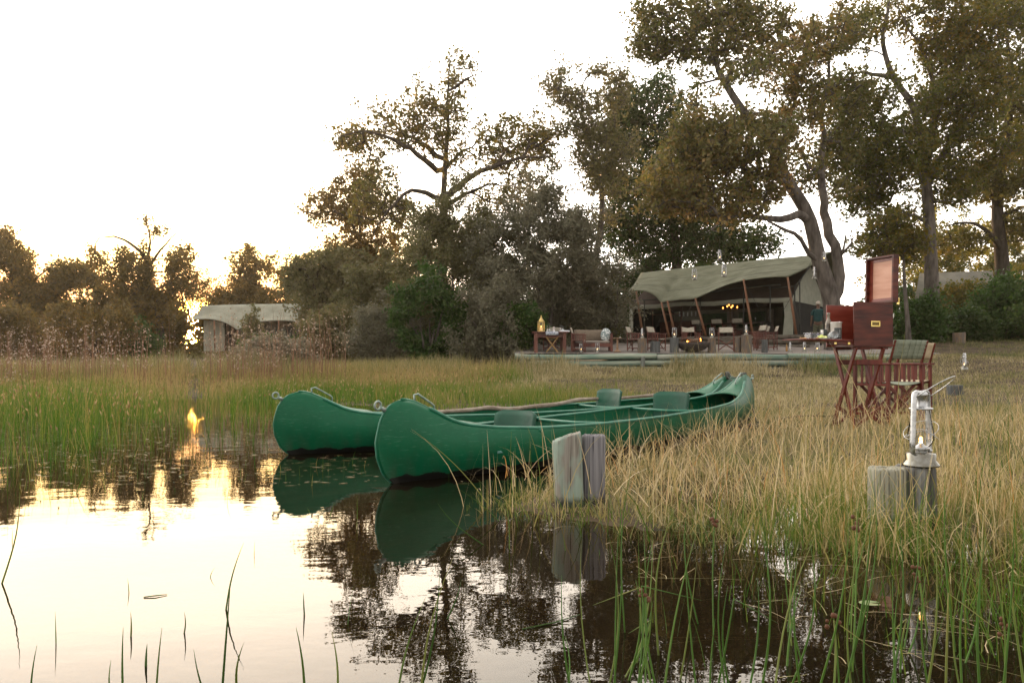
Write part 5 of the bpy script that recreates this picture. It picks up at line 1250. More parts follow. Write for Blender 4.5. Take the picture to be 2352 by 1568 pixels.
rows = [[Vector((u, yy, zz)) for u in np.linspace(-.23, .23, 7)] for yy, zz in [(1.3, .0), (.6, 0), (-.0, 0), (-.022, -.004), (-.027, -.06), (-.029, -.13)]]
o = MB().grid(rows).build('table_runner', rm, solid=.004); o.location = ((1268-1176)/F*29.0, 29.0, dz+.006); tag(o, 'blue and white patterned runner hanging over the front of the dining table', 'table runner')
# folding stool under the table
r = thing('folding_stool', 'low tan folding stool with crossed legs under the dining table', 'stool', ((1268-1176)/F*29.25, 29.25, 1.27))
cs = mat('stool_leather', (.30, .17, .06), (.40, .25, .10), scale=9, rough=.6)
MB().grid([[Vector((u*.24, v*.2, .50+.06*u*u)) for u in np.linspace(-1, 1, 9)] for v in (-1, 0, 1)]).build('seat', cs, r, solid=.012)
for sy in (-1, 1):
    for s in (-1, 1): MB().bar((-s*.21, sy*(.17-.02*s), 0), (s*.21, sy*(.17-.02*s), .54), .03, .02, up=(0, 1, 0)).build('leg', cs, r)
# bench with cushions
Yb = 29.6; xa = (1312-1176)/F*Yb; xb = (1406-1176)/F*Yb; zb = float(tz(1, Yb))+.02; W = xb-xa
r = thing('bench', 'dark red wooden bench with a long brown back cushion', 'bench', ((xa+xb)/2+.04, Yb+.4, zb))
for sx in (-1, 1):
    MB().box((sx*(W/2-.05), -.32, .34), (.09, .09, .68), bevel=.006).build('leg', red, r); MB().box((sx*(W/2-.05), .36, .38), (.09, .09, .76), bevel=.006).build('leg', red, r)
    MB().box((sx*(W/2-.05), 0, .66), (.10, .80, .04), bevel=.006).build('armrest', red, r)
MB().box((0, -.33, .24), (W-.2, .05, .14), bevel=.004).box((0, .02, .30), (W-.2, .7, .03)).build('seat_frame', red, r)
MB().box((0, .38, .55), (W-.2, .03, .32), bevel=.004).build('back_frame', red, r)
cush = mat('cushion_brown', (.15, .115, .085), (.19, .15, .11), scale=20, rough=.95)
MB().box((0, 0, .36), (W-.22, .66, .09), bevel=.03).build('seat_cushion', mat('cushion_stone', (.26, .23, .20), rough=.95), r)
MB().grid([[Vector((u*(W/2-.12), .26+.06*v-.07*math.sin(PI*v)*(1-u**6), .41+.42*v-.025*(1-u*u)*v)) for u in np.linspace(-1, 1, 13)] for v in np.linspace(0, 1, 7)]).build('back_cushion', cush, r, solid=.10)
pr = mat('pillow_print', (.20, .26, .26), (.66, .68, .68), scale=16, rough=.9, lo=.47, hi=.53, detail=1)
o = MB().sphere((0, 0, .24), .27, 14, 10, (.72, .42, .95)).build('patterned_pillow', pr); o.location = ((1391-1176)/F*Yb, Yb+.25, zb+.40); o.rotation_euler = (R(-12), R(10), 0)
tag(o, 'white pillow with grey rounded pattern leaning in the bench corner', 'pillow')
# slatted armchair between table and bench uses the director chair; side table
r = thing('side_table', 'small round wooden side table on one leg beside the bench', 'side table', ((1418-1176)/F*29.6, 29.6, 1.28))
tn = mat('turned_wood', (.24, .14, .08), (.33, .21, .13), scale=9, rough=.6)
MB().lathe([(.001, .50), (.16, .50), (.175, .515), (.16, .53), (.001, .532)], 20).build('tabletop', tn, r); MB().lathe([(.03, .50), (.04, .42), (.03, .3), (.045, .12), (.05, .08)], 12).build('leg', tn, r); MB().lathe([(.05, .08), (.10, .05), (.14, .02), (.14, 0)], 12).build('base', tn, r)

# ================================================================ FOLDING BAR (near right)
mah = mat('mahogany', (.040, .007, .004), (.12, .024, .013), scale=3.0, rough=.34, stretch=(1, 1, 7), spec=.3, detail=8, rough2=.4)
mahl = mat('mahogany_legs', (.075, .011, .007), (.16, .028, .016), scale=6, rough=.4, stretch=(2, 2, .4), spec=.3)
mahi = mat('cedar_inner', (.48, .23, .15), (.60, .33, .23), scale=2.5, rough=.5, stretch=(1, 1, 6), detail=8)
mahr = mat('mahogany_inner', (.16, .022, .012), (.24, .05, .03), scale=3, rough=.3, stretch=(1, 1, 6))
brass = mat('brass', (.70, .52, .16), (.80, .64, .26), scale=30, rough=.22, metal=1)
brassd = mat('brass_dark', (.20, .14, .05), rough=.5, metal=.8)
YB = 8.5; c0 = P(1962, 795, YB); ex = Vector((.94, .34, 0)); ey = Vector((-.34, .94, 0)); ang = math.atan2(.34, .94)
BW, BD, BH = .535, .38, .475; g0 = float(gz(c0.x, YB)); gzb = P(1962, 988, YB).z
st = thing('folding_stand', 'dark red folding stand with crossed legs under the drinks box', 'stand', (c0.x, c0.y, 0), ang)
hz0 = c0.z-.004
def fold_x(x):
    for k, (ya, yb_) in enumerate([(.02, BD-.02), (BD-.02, .02)]):
        MB().bar((x+(.014 if k else -.014), ya+.0, hz0-.01), (x+(.014 if k else -.014)-.015, yb_*1.05-.0, g0-.06), .042, .024, up=(1, 0, 0), bevel=.004).build('leg', mahl, st)
fold_x(.055); fold_x(BW-.10)
MB().box((BW/2-.02, .045, hz0-.165), (BW-.18, .022, .055), bevel=.003).build('rail', mahl, st)
MB().box((BW/2-.02, BD-.045, hz0-.165), (BW-.18, .022, .055), bevel=.003).build('rail', mahl, st)
MB().box((BW/2, .06, hz0-.012), (BW-.05, .03, .024)).box((BW/2, BD-.06, hz0-.012), (BW-.05, .03, .024)).build('top_rail', mahl, st)
for k in (0, 1):
    za, zb_ = (g0+.05, g0+.26) if k else (g0+.26, g0+.05)
    MB().bar((.06, .01+.02*k, za), (BW-.11, .01+.02*k, zb_), .045, .016, up=(0, 1, 0), bevel=.003).build('cross_brace', mahl, st)
    MB().bar((.06, BD-.03-.02*k, za), (BW-.11, BD-.03-.02*k, zb_), .045, .016, up=(0, 1, 0), bevel=.003).build('cross_brace', mahl, st)
bxr = thing('drinks_box', 'open mahogany drinks box with raised lid and fold out shelf', 'drinks box', tuple(c0), ang)
T = .018
m = MB().box((BW/2, T/2, BH/2), (BW, T, BH), bevel=.003); m.build('front_panel', mah, bxr)
MB().box((BW/2-.02, BD-T/2, BH/2-.005), (BW+.04, T, BH-.01), bevel=.003).build('rear_panel', mahr, bxr)
MB().box((BW-T/2, BD/2, BH/2), (T, BD-2*T-.002, BH), bevel=.002).build('side_panel', mah, bxr)
MB().box((BW/2-.01, BD/2, T/2+.002), (BW-2*T-.03, BD-2*T-.002, T)).build('bottom_panel', mahr, bxr)
MB().box((BW/2, -.0015, BH*.675), (BW-.002, .002, .003)).build('panel_seam', redd, bxr)
fh = MB(); hx, hz_ = BW*.535, BH*.515; w_, h_ = .125, .062
fh.box((hx, -.004, hz_+h_/2-.007), (w_, .006, .014), bevel=.001).box((hx, -.004, hz_-h_/2+.007), (w_, .006, .014), bevel=.001).box((hx-w_/2+.007, -.004, hz_), (.014, .0055, h_-.028)).box((hx+w_/2-.007, -.004, hz_), (.014, .0055, h_-.028))
hd = fh.build('flush_handle', brass, bxr)
MB().box((hx, -.0012, hz_), (w_-.028, .002, h_-.028)).build('handle_recess', brassd, hd)
q = MB()
for sx in (-1, 1):
    for sz in (-1, 1): q.sphere((hx+sx*(w_/2-.008), -.008, hz_+sz*(h_/2-.008)), .0022, 6, 4)
q.build('screw', brassd, hd)
# lid: stands upright on the right hand edge, inner face to the left
ld = MB(); lx = BW+.004; lean = .012
def lidp(y, z, x): return Vector((lx+.045+x+lean*z*2, y*1.06-.01, BH+.012+z))
LH = .52
def slab(y0, y1, z0, z1, x0, x1, mt, nm, par):
    vs = [lidp(y, z, x) for z in (z0, z1) for y in (y0, y1) for x in (x0, x1)]
    return MB().add(vs, [(0, 2, 3, 1), (4, 5, 7, 6), (0, 1, 5, 4), (2, 6, 7, 3), (0, 4, 6, 2), (1, 3, 7, 5)]).build(nm, mt, par)
lidr = slab(.0, BD, 0, LH, -.004, .010, mah, 'lid', bxr)
slab(.0, .020, 0, LH, -.065, -.004, mah, 'lid_rim', lidr); slab(BD-.020, BD, 0, LH, -.065, -.004, mah, 'lid_rim', lidr)
slab(.020, BD-.020, LH-.020, LH, -.065, -.004, mah, 'lid_rim', lidr); slab(.020, BD-.020, 0, .020, -.065, -.004, mah, 'lid_rim', lidr)
slab(.060, BD-.060, .055, LH-.055, -.014, -.006, mahi, 'lid_panel', lidr)
slab(.020, .058, .020, LH-.020, -.020, -.005, mahr, 'panel_frame', lidr); slab(BD-.058, BD-.020, .020, LH-.020, -.020, -.005, mahr, 'panel_frame', lidr)
slab(.058, BD-.058, LH-.056, LH-.020, -.020, -.005, mahr, 'panel_frame', lidr); slab(.058, BD-.058, .020, .054, -.020, -.005, mahr, 'panel_frame', lidr)
for z in (-.02, LH-.09):
    MB().box((lx+.062+lean*z*2, -.004, BH+z+.04), (.012, .028, .075), bevel=.002).build('hinge', brass, bxr)
# fold out shelf
sh = MB().box((-.215, .19, .062), (.42, .36, .020), bevel=.004).build('shelf', mahl, bxr)
MB().box((-.535, .19, .070), (.215, .34, .014), bevel=.003).build('shelf_leaf', mahl, bxr)
MB().box((-.15, .03, .028), (.30, .03, .036), bevel=.002).build('shelf_support', mah, bxr)
MB().box((-.06, .012, .03), (.03, .005, .024)).box((-.24, .012, .03), (.03, .005, .02)).build('shelf_clasp', brass, bxr)
def onshelf(u, v, dz=0): return c0+ex*u+ey*v+Vector((0, 0, .0725+dz))
tinw = mat('tin_white', (.62, .59, .54), (.70, .67, .62), scale=5, rough=.3, metal=.3)
blk = mat('label_black', (.02, .025, .022), (.05, .06, .055), scale=8, rough=.35)
r = thing('ice_bucket', 'white metal canister with a black printed label on the fold out shelf', 'canister', onshelf(-.115, .14), ang)
MB().lathe([(.001, 0), (.056, 0), (.057, .004), (.057, .178), (.060, .182), (.060, .188), (.054, .190), (.054, .10), (.001, .10)], 28).build('canister', tinw, r)
m = MB(); rows = [[Vector((.0578*math.cos(a), .0578*math.sin(a), z)) for a in np.linspace(R(-150), R(-62), 14)] for z in (.006, .125)]; m.grid(rows); m.build('dark_label', blk, r, solid=.0008)
m = MB(); cc = R(-168); m.add([Vector((.0592*math.cos(cc+.42*math.cos(t)), .0592*math.sin(cc+.42*math.cos(t)), .075+.038*math.sin(t))) for t in np.linspace(0, 2*PI, 20, endpoint=False)], [tuple(range(20))]); m.build('round_emblem', tinw, r)
m = MB(); 
for a0 in (-98, -90): m.grid([[Vector((.0592*math.cos(a), .0592*math.sin(a), z)) for a in np.linspace(R(a0), R(a0+3), 3)] for z in (.02, .11)])
m.build('label_bars', mat('label_silver', (.42, .45, .46), rough=.3), r)
MB().tube([(.02, 0, .186), (.05, .0, .196), (.085, -.005, .187)], [.010, .008, .006], 8, flat=.4).build('spoon', chrome, r)
r = thing('small_tin', 'small dark tin with a white patch behind the tumbler', 'tin', onshelf(-.225, .20), ang)
MB().lathe([(.001, 0), (.036, 0), (.036, .110), (.033, .112), (.001, .112)], 20).build('tin_body', blk, r)
MB().grid([[Vector((.0368*math.cos(a), .0368*math.sin(a), z)) for a in np.linspace(R(-190), R(-140), 8)] for z in (.055, .105)]).build('white_patch', tinw, r)
o = MB().lathe([(.001, 0), (.036, 0), (.037, .006), (.037, .17), (.030, .20), (.015, .235), (.014, .27), (.017, .272), (.017, .30), (.001, .302)], 18).build('bottle', mat('bottle_dark', (.05, .04, .03), (.35, .30, .24), scale=9, rough=.15)); o.location = onshelf(-.10, .27); tag(o, 'dark bottle with pale neck behind the white canister', 'bottle')
o = MB().lathe([(.001, .003), (.030, .003), (.034, .0), (.036, .004), (.041, .085), (.038, .085), (.032, .010), (.001, .010)], 22).build('tumbler', gl2); o.location = onshelf(-.235, .09, .038); o.rotation_euler = (R(82), 0, R(12)); tag(o, 'clear glass tumbler lying on its side with its mouth to the camera', 'tumbler')
pb = glassmat('clear_plastic', (.86, .88, .97), .10)
o = MB().box((0, 0, .036), (.17, .12, .068), bevel=.012).box((0, 0, .073), (.182, .132, .008), bevel=.002).build('plastic_box', pb); o.location = onshelf(-.315, .25); o.rotation_euler = (0, 0, ang); tag(o, 'clear plastic box with lid behind the lime plate', 'box')
r = thing('lime_plate', 'white saucer heaped with pale green lime slices', 'plate', onshelf(-.36, .08), ang)
MB().lathe([(.001, .004), (.055, .004), (.085, .012), (.088, .012), (.055, 0), (.001, 0)], 24).build('plate', mat('porcelain', (.78, .78, .78), rough=.2), r)
rr = random.Random(4); lm_ = mat('lime', (.55, .62, .12), (.72, .74, .35), scale=30, rough=.4)
for k in range(9):
    a = rr.uniform(0, 2*PI); q = rr.uniform(0, .045); mm = Matrix.Rotation(rr.uniform(-.9, .9), 3, 'X') @ Matrix.Rotation(rr.uniform(-.9, .9), 3, 'Y')
    MB().lathe([(.001, -.004), (.019, -.004), (.021, 0), (.019, .004), (.001, .004)], 12, (q*math.cos(a), q*math.sin(a), .020+.004*(k % 4)), True, mm).build('lime_slice', lm_, r)
nm = mat('nuts', (.45, .26, .09), (.62, .42, .18), scale=30, rough=.6)
for px_, v_, lab in [(-.585, .10, 'small heap of snack nuts at the left end of the fold out shelf'), (-.445, .03, 'few snack nuts in front of the lime plate')]:
    m = MB()
    for k in range(12 if v_ > .05 else 6): m.sphere((rr.uniform(-.03, .03), rr.uniform(-.02, .02), .006+.006*rr.random()), rr.uniform(.006, .009), 6, 4)
    o = m.build('snack_nuts', nm); o.location = onshelf(px_, v_, .001); tag(o, lab, 'nuts')
# white tag hanging from the right side of the box
o = MB().grid([[Vector((0, 0, 0)), Vector((.022, 0, .030))], [Vector((.0, 0, -.045)), Vector((.020, 0, -.02))]]).build('paper_tag', mat('paper', (.72, .70, .64), rough=.8), solid=.002); o.location = c0+ex*(BW+.006)+ey*.02+Vector((0, 0, .34)); tag(o, 'small white paper tag sticking out at the right side of the drinks box', 'paper tag')

# the two near chairs
X = (2040-1176)/F*9.5; chair('near director chair with a quilted grey green back beside the folding stand', (X, 9.5, float(gz(X, 9.5))), R(207), 1.08, canvasg, mahl, quilt=True)
X = (2066-1176)/F*10.6; chair('director chair with a tan back half hidden behind the quilted one', (X, 10.6, float(gz(X, 10.6))), R(200), 1.07, canvast, mahl)
# white jar glimpsed below them
o = MB().lathe([(.001, 0), (.03, 0), (.034, .02), (.034, .07), (.02, .09), (.022, .105), (.001, .106)], 14).build('glass_jar', gl2); o.location = P(1985, 935, 9.6); o.location.z = float(gz(o.location.x, 9.6))+.02; tag(o, 'small clear jar standing in the grass below the near chairs', 'jar')

# ================================================================ HANGING LANTERNS
hcord = mat('dark_cord', (.03, .028, .025), rough=.9)
for k, (px, py, Yq, sc, ln, lab) in enumerate([(1595, 643, 29.5, 1.15, 26, 'lit lantern hanging lowest left over the tent roof'), (1663, 636, 28.8, 1.25, 60, 'larger lit lantern hanging over the middle of the tent roof'),
      (1653, 599, 29.5, 1.15, 22, 'lit lantern hanging from the branch above the tent ridge'), (1870, 641, 29.2, 1.25, 55, 'lit lantern hanging in front of the forked trunk'), (1893, 601, 30.2, 1.15, 30, 'lit lantern hanging in the fork of the leaning trunk'), (1840, 549, 31, 1.0, 20, 'faint lit lantern hanging high against the bright sky')]):
    p = P(px, py, Yq); r = dup(Ls, p, R(20*k+10), lab, scale=sc)
    m = MB(); m.tube([(0, 0, .31), (0, 0, .33+ln/F*Yq/sc)], .004, 5); c = m.build('hanging_cord', hcord, r)
# ================================================================ THE BIG TENT
tcan = mat('tent_canvas', (.125, .130, .088), (.185, .19, .135), scale=1.6, rough=.9, bump=.10, bscale=3.5, spec=.1, detail=8)
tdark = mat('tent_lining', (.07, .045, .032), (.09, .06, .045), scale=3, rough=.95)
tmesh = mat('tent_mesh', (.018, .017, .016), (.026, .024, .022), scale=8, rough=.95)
tcream = mat('tent_cream', (.34, .35, .28), (.42, .42, .34), scale=4, rough=.9)
polew = mat('tent_pole', (.16, .065, .030), (.26, .12, .06), scale=5, rough=.6, stretch=(1, 1, .2))
cable = mat('guy_rope', (.05, .05, .045), rough=.8)
TO = Vector((11.6, 33.5, 0)); TU = Vector((-.8, .6, 0)); TV = Vector((.6, .8, 0))
def T(l, d, z): return TO+TU*l+TV*d+Vector((0, 0, z))
def lz(px, py, d):
    """tent coordinate l and height of the photo point (px,py) lying at depth d"""
    k = (px-1176)/F; o = TO+TV*d; l = (o.x-k*o.y)/(.8+.6*k); Yq = o.y+.6*l
    return l, CH+(HZ-py)/F*Yq
tent = thing('mess_tent', 'large khaki safari tent with a swooping fly roof and open dark front', 'tent', tuple(T(4.5, 3, 2.0)))
O = Vector(tent.location)
def tb(mb, name, m, **k):
    mb.v = [tuple(Vector(v)-O) for v in mb.v]; return mb.build(name, m, tent, **k)
ridge = [lz(px, py, 4.0) for px, py in [(1909, 578), (1857, 587), (1764, 595), (1658, 607), (1560, 617), (1472, 627)]]
eave = [lz(px, py, 0.0) for px, py in [(1809, 636), (1780, 636), (1742, 639), (1708, 644), (1676, 652), (1645, 664), (1597, 686), (1565, 688), (1533, 692), (1518, 695), (1508, 682), (1496, 674), (1480, 668), (1462, 667), (1440, 671)]]
rl = np.array([a for a, b in ridge]); rz = np.array([b for a, b in ridge]); el = np.array([a for a, b in eave]); ez = np.array([b for a, b in eave])
fe = np.linspace(0, 1, 46); rows = []
eli = np.interp(fe, np.linspace(0, 1, len(el)), el); ezi = np.interp(fe, np.linspace(0, 1, len(el)), ez)
rlo, rhi = rl.min(), rl.max(); eo, eh = el.min(), el.max()
for k, f in enumerate(fe):
    l0 = rlo+(rhi-rlo)*((eli[k]-eo)/(eh-eo)); z0 = float(np.interp(l0, np.sort(rl), rz[np.argsort(rl)])); row = []
    for v in np.linspace(0, 1, 15):
        l = l0+(eli[k]-l0)*v; z = z0+(ezi[k]-z0)*v-.10*math.sin(PI*v); row.append(T(l, 4.0*(1-v), z))
    for v in np.linspace(0, 1, 9)[1:]:
        row.insert(0, T(l0+(eli[k]-l0)*v*.9, 4+4.2*v, z0+(4.35-z0)*v-.15*math.sin(PI*v)))
    rows.append(row)
tb(MB().grid(rows), 'fly_roof', tcan, solid=.02)
s_ = MB()
for v in (.33, .66):
    s_.tube([rows[k][8+int(v*14)]+Vector((0, 0, .014)) for k in range(46)], .010, 4)
tb(s_, 'roof_seam', mat('seam', (.13, .13, .10), rough=.9))
FZ = 2.05; WT = 3.75; L0_, L1_ = .3, 8.3; D0, D1 = 1.5, 6.5; RZ = 5.45
# inner tent: lining roof, walls
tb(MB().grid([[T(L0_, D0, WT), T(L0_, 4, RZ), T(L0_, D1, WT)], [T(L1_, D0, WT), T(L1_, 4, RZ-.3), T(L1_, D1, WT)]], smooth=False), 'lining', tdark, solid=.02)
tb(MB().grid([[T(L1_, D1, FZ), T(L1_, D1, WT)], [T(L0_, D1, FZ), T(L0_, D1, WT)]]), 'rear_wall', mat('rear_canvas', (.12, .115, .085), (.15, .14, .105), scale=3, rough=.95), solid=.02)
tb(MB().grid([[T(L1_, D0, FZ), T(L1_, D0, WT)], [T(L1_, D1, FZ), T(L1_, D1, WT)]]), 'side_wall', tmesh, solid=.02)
for l0, l1 in [(.8, 2.3), (3.2, 4.6), (5.2, 6.6)]:
    tb(MB().add([T(l0, D1-.04, FZ+.75), T(l1, D1-.04, FZ+.75), T(l1, D1-.04, FZ+1.5), T(l0, D1-.04, FZ+1.5)], [(0, 1, 2, 3)]), 'mesh_window', mat('window_mesh', (.012, .03, .010), (.03, .07, .02), scale=4, rough=.9), solid=.01)
for l0 in (2.75, 4.9, .45):
    tb(MB().grid([[T(l0+.3*u, D1-.1-.04*(i % 2), z) for i, u in enumerate(np.linspace(0, 1, 9))] for z in (FZ+.02, WT-.1)]), 'curtain', mat('curtain', (.30, .26, .23), (.36, .32, .28), scale=5, rough=.95), solid=.01)
# right gable: canvas triangle above, dark mesh below
gz1 = 3.62
tb(MB().add([T(L0_-.02, D0, gz1), T(L0_-.02, D1, gz1), T(L0_-.02, D1, WT), T(L0_-.02, 4.0, RZ+.02), T(L0_-.02, D0, WT)], [(0, 1, 2, 3, 4)]), 'gable_canvas', tcream, solid=.02)
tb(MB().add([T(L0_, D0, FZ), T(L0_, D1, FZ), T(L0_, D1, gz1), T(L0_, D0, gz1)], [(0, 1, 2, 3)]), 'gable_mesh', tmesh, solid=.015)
tb(MB().add([T(L0_-.05, D0-.02, FZ), T(L0_+.40, D0-.02, FZ), T(L0_+.30, D0-.04, FZ+.9), T(L0_+.38, D0-.02, WT), T(L0_-.05, D0-.02, WT)], [(0, 1, 2, 3, 4)]), 'front_curtain', tcream, solid=.05)
tb(MB().add([T(L1_-.20, D0-.02, FZ), T(L1_, D0-.02, FZ), T(L1_, D0-.02, WT), T(L1_-.20, D0-.02, WT)], [(0, 1, 2, 3)]), 'front_curtain', tcream, solid=.04)
tb(MB().grid([[T(l, D0-.03, WT-.16-.04*math.sin(l*2)), T(l, D0-.05, WT+.04-.03*math.sin(l*2))] for l in np.linspace(L0_+.1, L1_, 17)]), 'valance', tcream, solid=.04)
# slanting wooden poles, steel verandah frame
for k, (pt_, pb_) in enumerate([((1809, 640), (1829, 766)), ((1708, 645), (1729, 767)), ((1597, 688), (1621, 768)), ((1533, 694), (1551, 770)), ((1519, 697), (1537, 773)), ((1461, 672), (1476, 765)), ((1395, 690), (1407, 780))]):
    l, z = lz(*pt_, 0.02); lb, zb = lz(*pb_, -.15)
    tb(MB().tube([T(lb, -.15, zb-.05), T((l+lb)/2, -.05, (z+zb)/2), T(l, .02, z+.06)], [.055, .052, .045], 9), 'wooden_pole', polew)
fm = MB()
for px_, dd in [((1769, 655, 1745, 768), .9), ((1480, 690, 1472, 770), .9), ((1608, 680, 1598, 770), .9), ((1708, 667, 1700, 769), .9), ((1837, 645, 1826, 768), .9)]:
    l, z = lz(px_[0], px_[1], dd); lb, zb = lz(px_[2], px_[3], dd); fm.tube([T(l, dd, FZ), T(l, dd, z)], .028, 6)
fm.tube([T(.6, .9, 4.30), T(2.7, .9, 4.25), T(5.6, .9, 3.95), T(8.2, .9, 3.95)], .028, 6)
fm.tube([T(L0_-.25, D0-.5, FZ), T(L0_-.25, D0-.4, 4.2), T(L0_-.25, 4, RZ+.18)], .030, 6).tube([T(L0_-.25, D0-.4, 4.2), T(L0_+.9, D0-.4, 4.2)], .025, 6)
tb(fm, 'steel_frame', cable)
gr_ = MB()
for a_, b_ in [((1708, 645), (1780, 775)), ((1597, 688), (1540, 780)), ((1865, 598), (1800, 712)), ((1533, 694), (1500, 768)), ((1809, 640), (1850, 790))]:
    l, z = lz(*a_, .0); lb, zb = lz(*b_, -.9); gr_.tube([T(l, 0, z), T(lb, -.9, zb)], .009, 4)
tb(gr_, 'guy_rope', cable)
# platform with log edging
pl = MB(); c = [T(-.8, -.7, 0), T(9.6, -.7, 0), T(9.6, 7.3, 0), T(-.8, 7.3, 0)]
pl.add([p+Vector((0, 0, z)) for z in (1.4, FZ) for p in c], [(4, 5, 6, 7), (0, 1, 5, 4), (1, 2, 6, 5), (2, 3, 7, 6), (3, 0, 4, 7)])
tb(pl, 'platform', mat('platform_floor', (.09, .075, .06), (.13, .11, .09), scale=3, rough=.9))
for z, r_, dd in [(FZ-.09, .085, -.80), (FZ-.29, .10, -.92), (FZ-.50, .10, -1.12)]:
    e = MB().tube([T(l, dd+.05*math.sin(l*1.3+z*9), z+.02*math.sin(l*2)) for l in np.linspace(-1.2, 10.2, 24)], [r_*(1+.1*math.sin(k*1.7+z*5)) for k in range(24)], 9)
    tb(e, 'edge_log', mat('edge_log', (.075, .06, .045), (.14, .12, .095), scale=6, rough=.95, bump=.5))
# things in the tent
dtab = mat('dark_table', (.03, .018, .014), (.05, .03, .022), scale=5, rough=.4)
p = T(3.6, 2.9, FZ)
r = thing('long_table', 'long dark dining table inside the big tent', 'table', tuple(p), math.atan2(.6, -.8))
MB().box((0, 0, .74), (3.6, 1.0, .05), bevel=.008).build('tabletop', dtab, r)
for sx in (-1, 1):
    for sy in (-1, 1): MB().box((sx*1.65, sy*.4, .355), (.09, .09, .71)).build('leg', dtab, r)
for k, l in enumerate([4.9, 3.9, 2.9]):
    p = T(l, 2.1, FZ); cz = dup(CH0, p, math.atan2(.6, -.8), ['dim director chair at the tent table, left of three', 'dim director chair at the tent table, middle of three', 'dim director chair at the tent table, right of three'][k], 'chairs at the table inside the tent')
for k, (l, lab) in enumerate([(2.4, 'wine glass at the right end of the tent table'), (3.4, 'wine glass right of the candle stand on the tent table'), (4.3, 'wine glass left of the candle stand on the tent table')]):
    o = MB().lathe([(.036, 0), (.004, .01), (.004, .10), (.03, .13), (.036, .18), (.030, .22)], 12).build('wine_glass', gl2); o.location = T(l, 2.8, FZ+.766); tag(o, lab, 'glass', 'glasses on the table inside the tent')
cd = lz(1677, 708, 3.0); p = T(cd[0], 3.0, FZ+.766)
r = thing('candelabra', 'candle stand with several small glowing candles on the tent table', 'candle stand', tuple(p))
hh = cd[1]-(FZ+.766)
MB().lathe([(.001, 0), (.10, 0), (.10, .015), (.015, .03), (.012, hh*.9), (.001, hh*.92)], 12).tube([(-.34, 0, hh*.95), (-.17, 0, hh*.85), (0, 0, hh*.82), (.17, 0, hh*.85), (.34, 0, hh*.95)], .012, 6).tube([(0, -.2, hh*.95), (0, 0, hh*.82), (0, .2, hh*.95)], .012, 6).build('stand', brassd, r)
for k, (x_, y_, z_) in enumerate([(-.34, 0, -.02), (-.14, 0, .06), (.0, -.2, .0), (.12, 0, .08), (.34, 0, .02), (.0, .2, .14)]):
    cn = MB().lathe([(.02, hh*.93+z_), (.02, hh+z_), (.001, hh+z_)], 8, (x_, y_, 0)).build('candle', mat('candle_wax', (.6, .5, .35), rough=.6), r)
    MB().sphere((x_, y_, hh+.04+z_), .03, 7, 5, (1, 1, 1.5)).build('flame', emat('candle_flame', (1, .33, .06), 6.0), cn)
# left part: dark red bar furniture inside the tent
r = thing('tent_bar', 'dark red bar counter with bottles shelf inside the left end of the tent', 'bar counter', tuple(T(7.2, 4.6, FZ)), math.atan2(.6, -.8))
MB().box((0, 0, .5), (1.7, .55, 1.0), bevel=.01).build('counter', redd, r); MB().box((0, -.03, 1.02), (1.8, .66, .04), bevel=.006).build('counter_top', dtab, r)
MB().box((0, 1.2, 1.35), (1.6, .05, .04)).box((0, 1.2, 1.75), (1.6, .05, .04)).box((-.8, 1.2, 1.0), (.05, .06, 2.0)).box((.8, 1.2, 1.0), (.05, .06, 2.0)).build('shelf', redd, r)
bw = mat('bottle_mix', (.3, .32, .3), (.6, .6, .58), scale=3, rough=.2)
for k in range(5):
    o = MB().lathe([(.001, 0), (.035, 0), (.035, .16), (.013, .2), (.013, .26), (.001, .26)], 10).build('bottle', bw); o.location = T(6.7+.23*k, 5.82, FZ+1.372); tag(o, 'pale bottle on the shelf behind the tent bar, %s from the right' % ['first', 'second', 'third', 'fourth', 'fifth'][k], 'bottle', 'bottles behind the tent bar')

# ================================================================ SMALL TENT (left)
def qtent(name, label, Yq, ridge, eaves, depth, wallpx, zb):
    r = thing(name, label, 'tent', tuple(P(ridge[0][0], zb, Yq)))
    O2 = Vector(r.location)
    n = 30; f = np.linspace(0, 1, n)
    R_ = np.array(ridge, float); E_ = np.array(eaves, float)
    rows = []
    ex_ = np.interp(f, np.linspace(0, 1, len(E_)), E_[:, 0]); ey_ = np.interp(f, np.linspace(0, 1, len(E_)), E_[:, 1])
    for k in range(n):
        g = (ex_[k]-E_[0, 0])/(E_[-1, 0]-E_[0, 0]); rx = R_[0, 0]+(R_[-1, 0]-R_[0, 0])*g; ry = np.interp(rx, R_[:, 0], R_[:, 1])
        a = P(rx, ry, Yq+depth); b = P(ex_[k], ey_[k], Yq); c = Vector((a.x*1.0+(b.x-a.x)*.2, Yq+2*depth, b.z))
        row = [a.lerp(c, v)-Vector((0, 0, .12*math.sin(PI*v))) for v in (1, .75, .5, .25)]+[a.lerp(b, v)-Vector((0, 0, .16*math.sin(PI*v))) for v in np.linspace(0, 1, 9)]
        rows.append([p-O2 for p in row])
    MB().grid(rows).build('fly_roof', tcan2, r, solid=.02)
    return r, O2
tcan2 = mat('tent_canvas_pale', (.23, .23, .18), (.30, .30, .24), scale=1.6, rough=.9, spec=.1)
r, O2 = qtent('safari_tent', 'small pale canvas tent with scalloped fly roof by the far left trees', 52.0, [(466, 702), (560, 699), (640, 698), (730, 697)],
     [(424, 736), (446, 734), (470, 732), (493, 734), (512, 739), (528, 746), (539, 753), (545, 758), (556, 752), (574, 744), (595, 739), (616, 737), (640, 736), (670, 737), (705, 742), (735, 748)], 2.2, None, 800)
def Q(px, py, dy=0): return P(px, py, 52+dy)-O2
MB().add([Q(468, 735, 1.3), Q(516, 741, 1.3), Q(516, 806, 1.3), Q(468, 806, 1.3)], [(0, 1, 2, 3)]).build('front_wall', tcream, r, solid=.03)
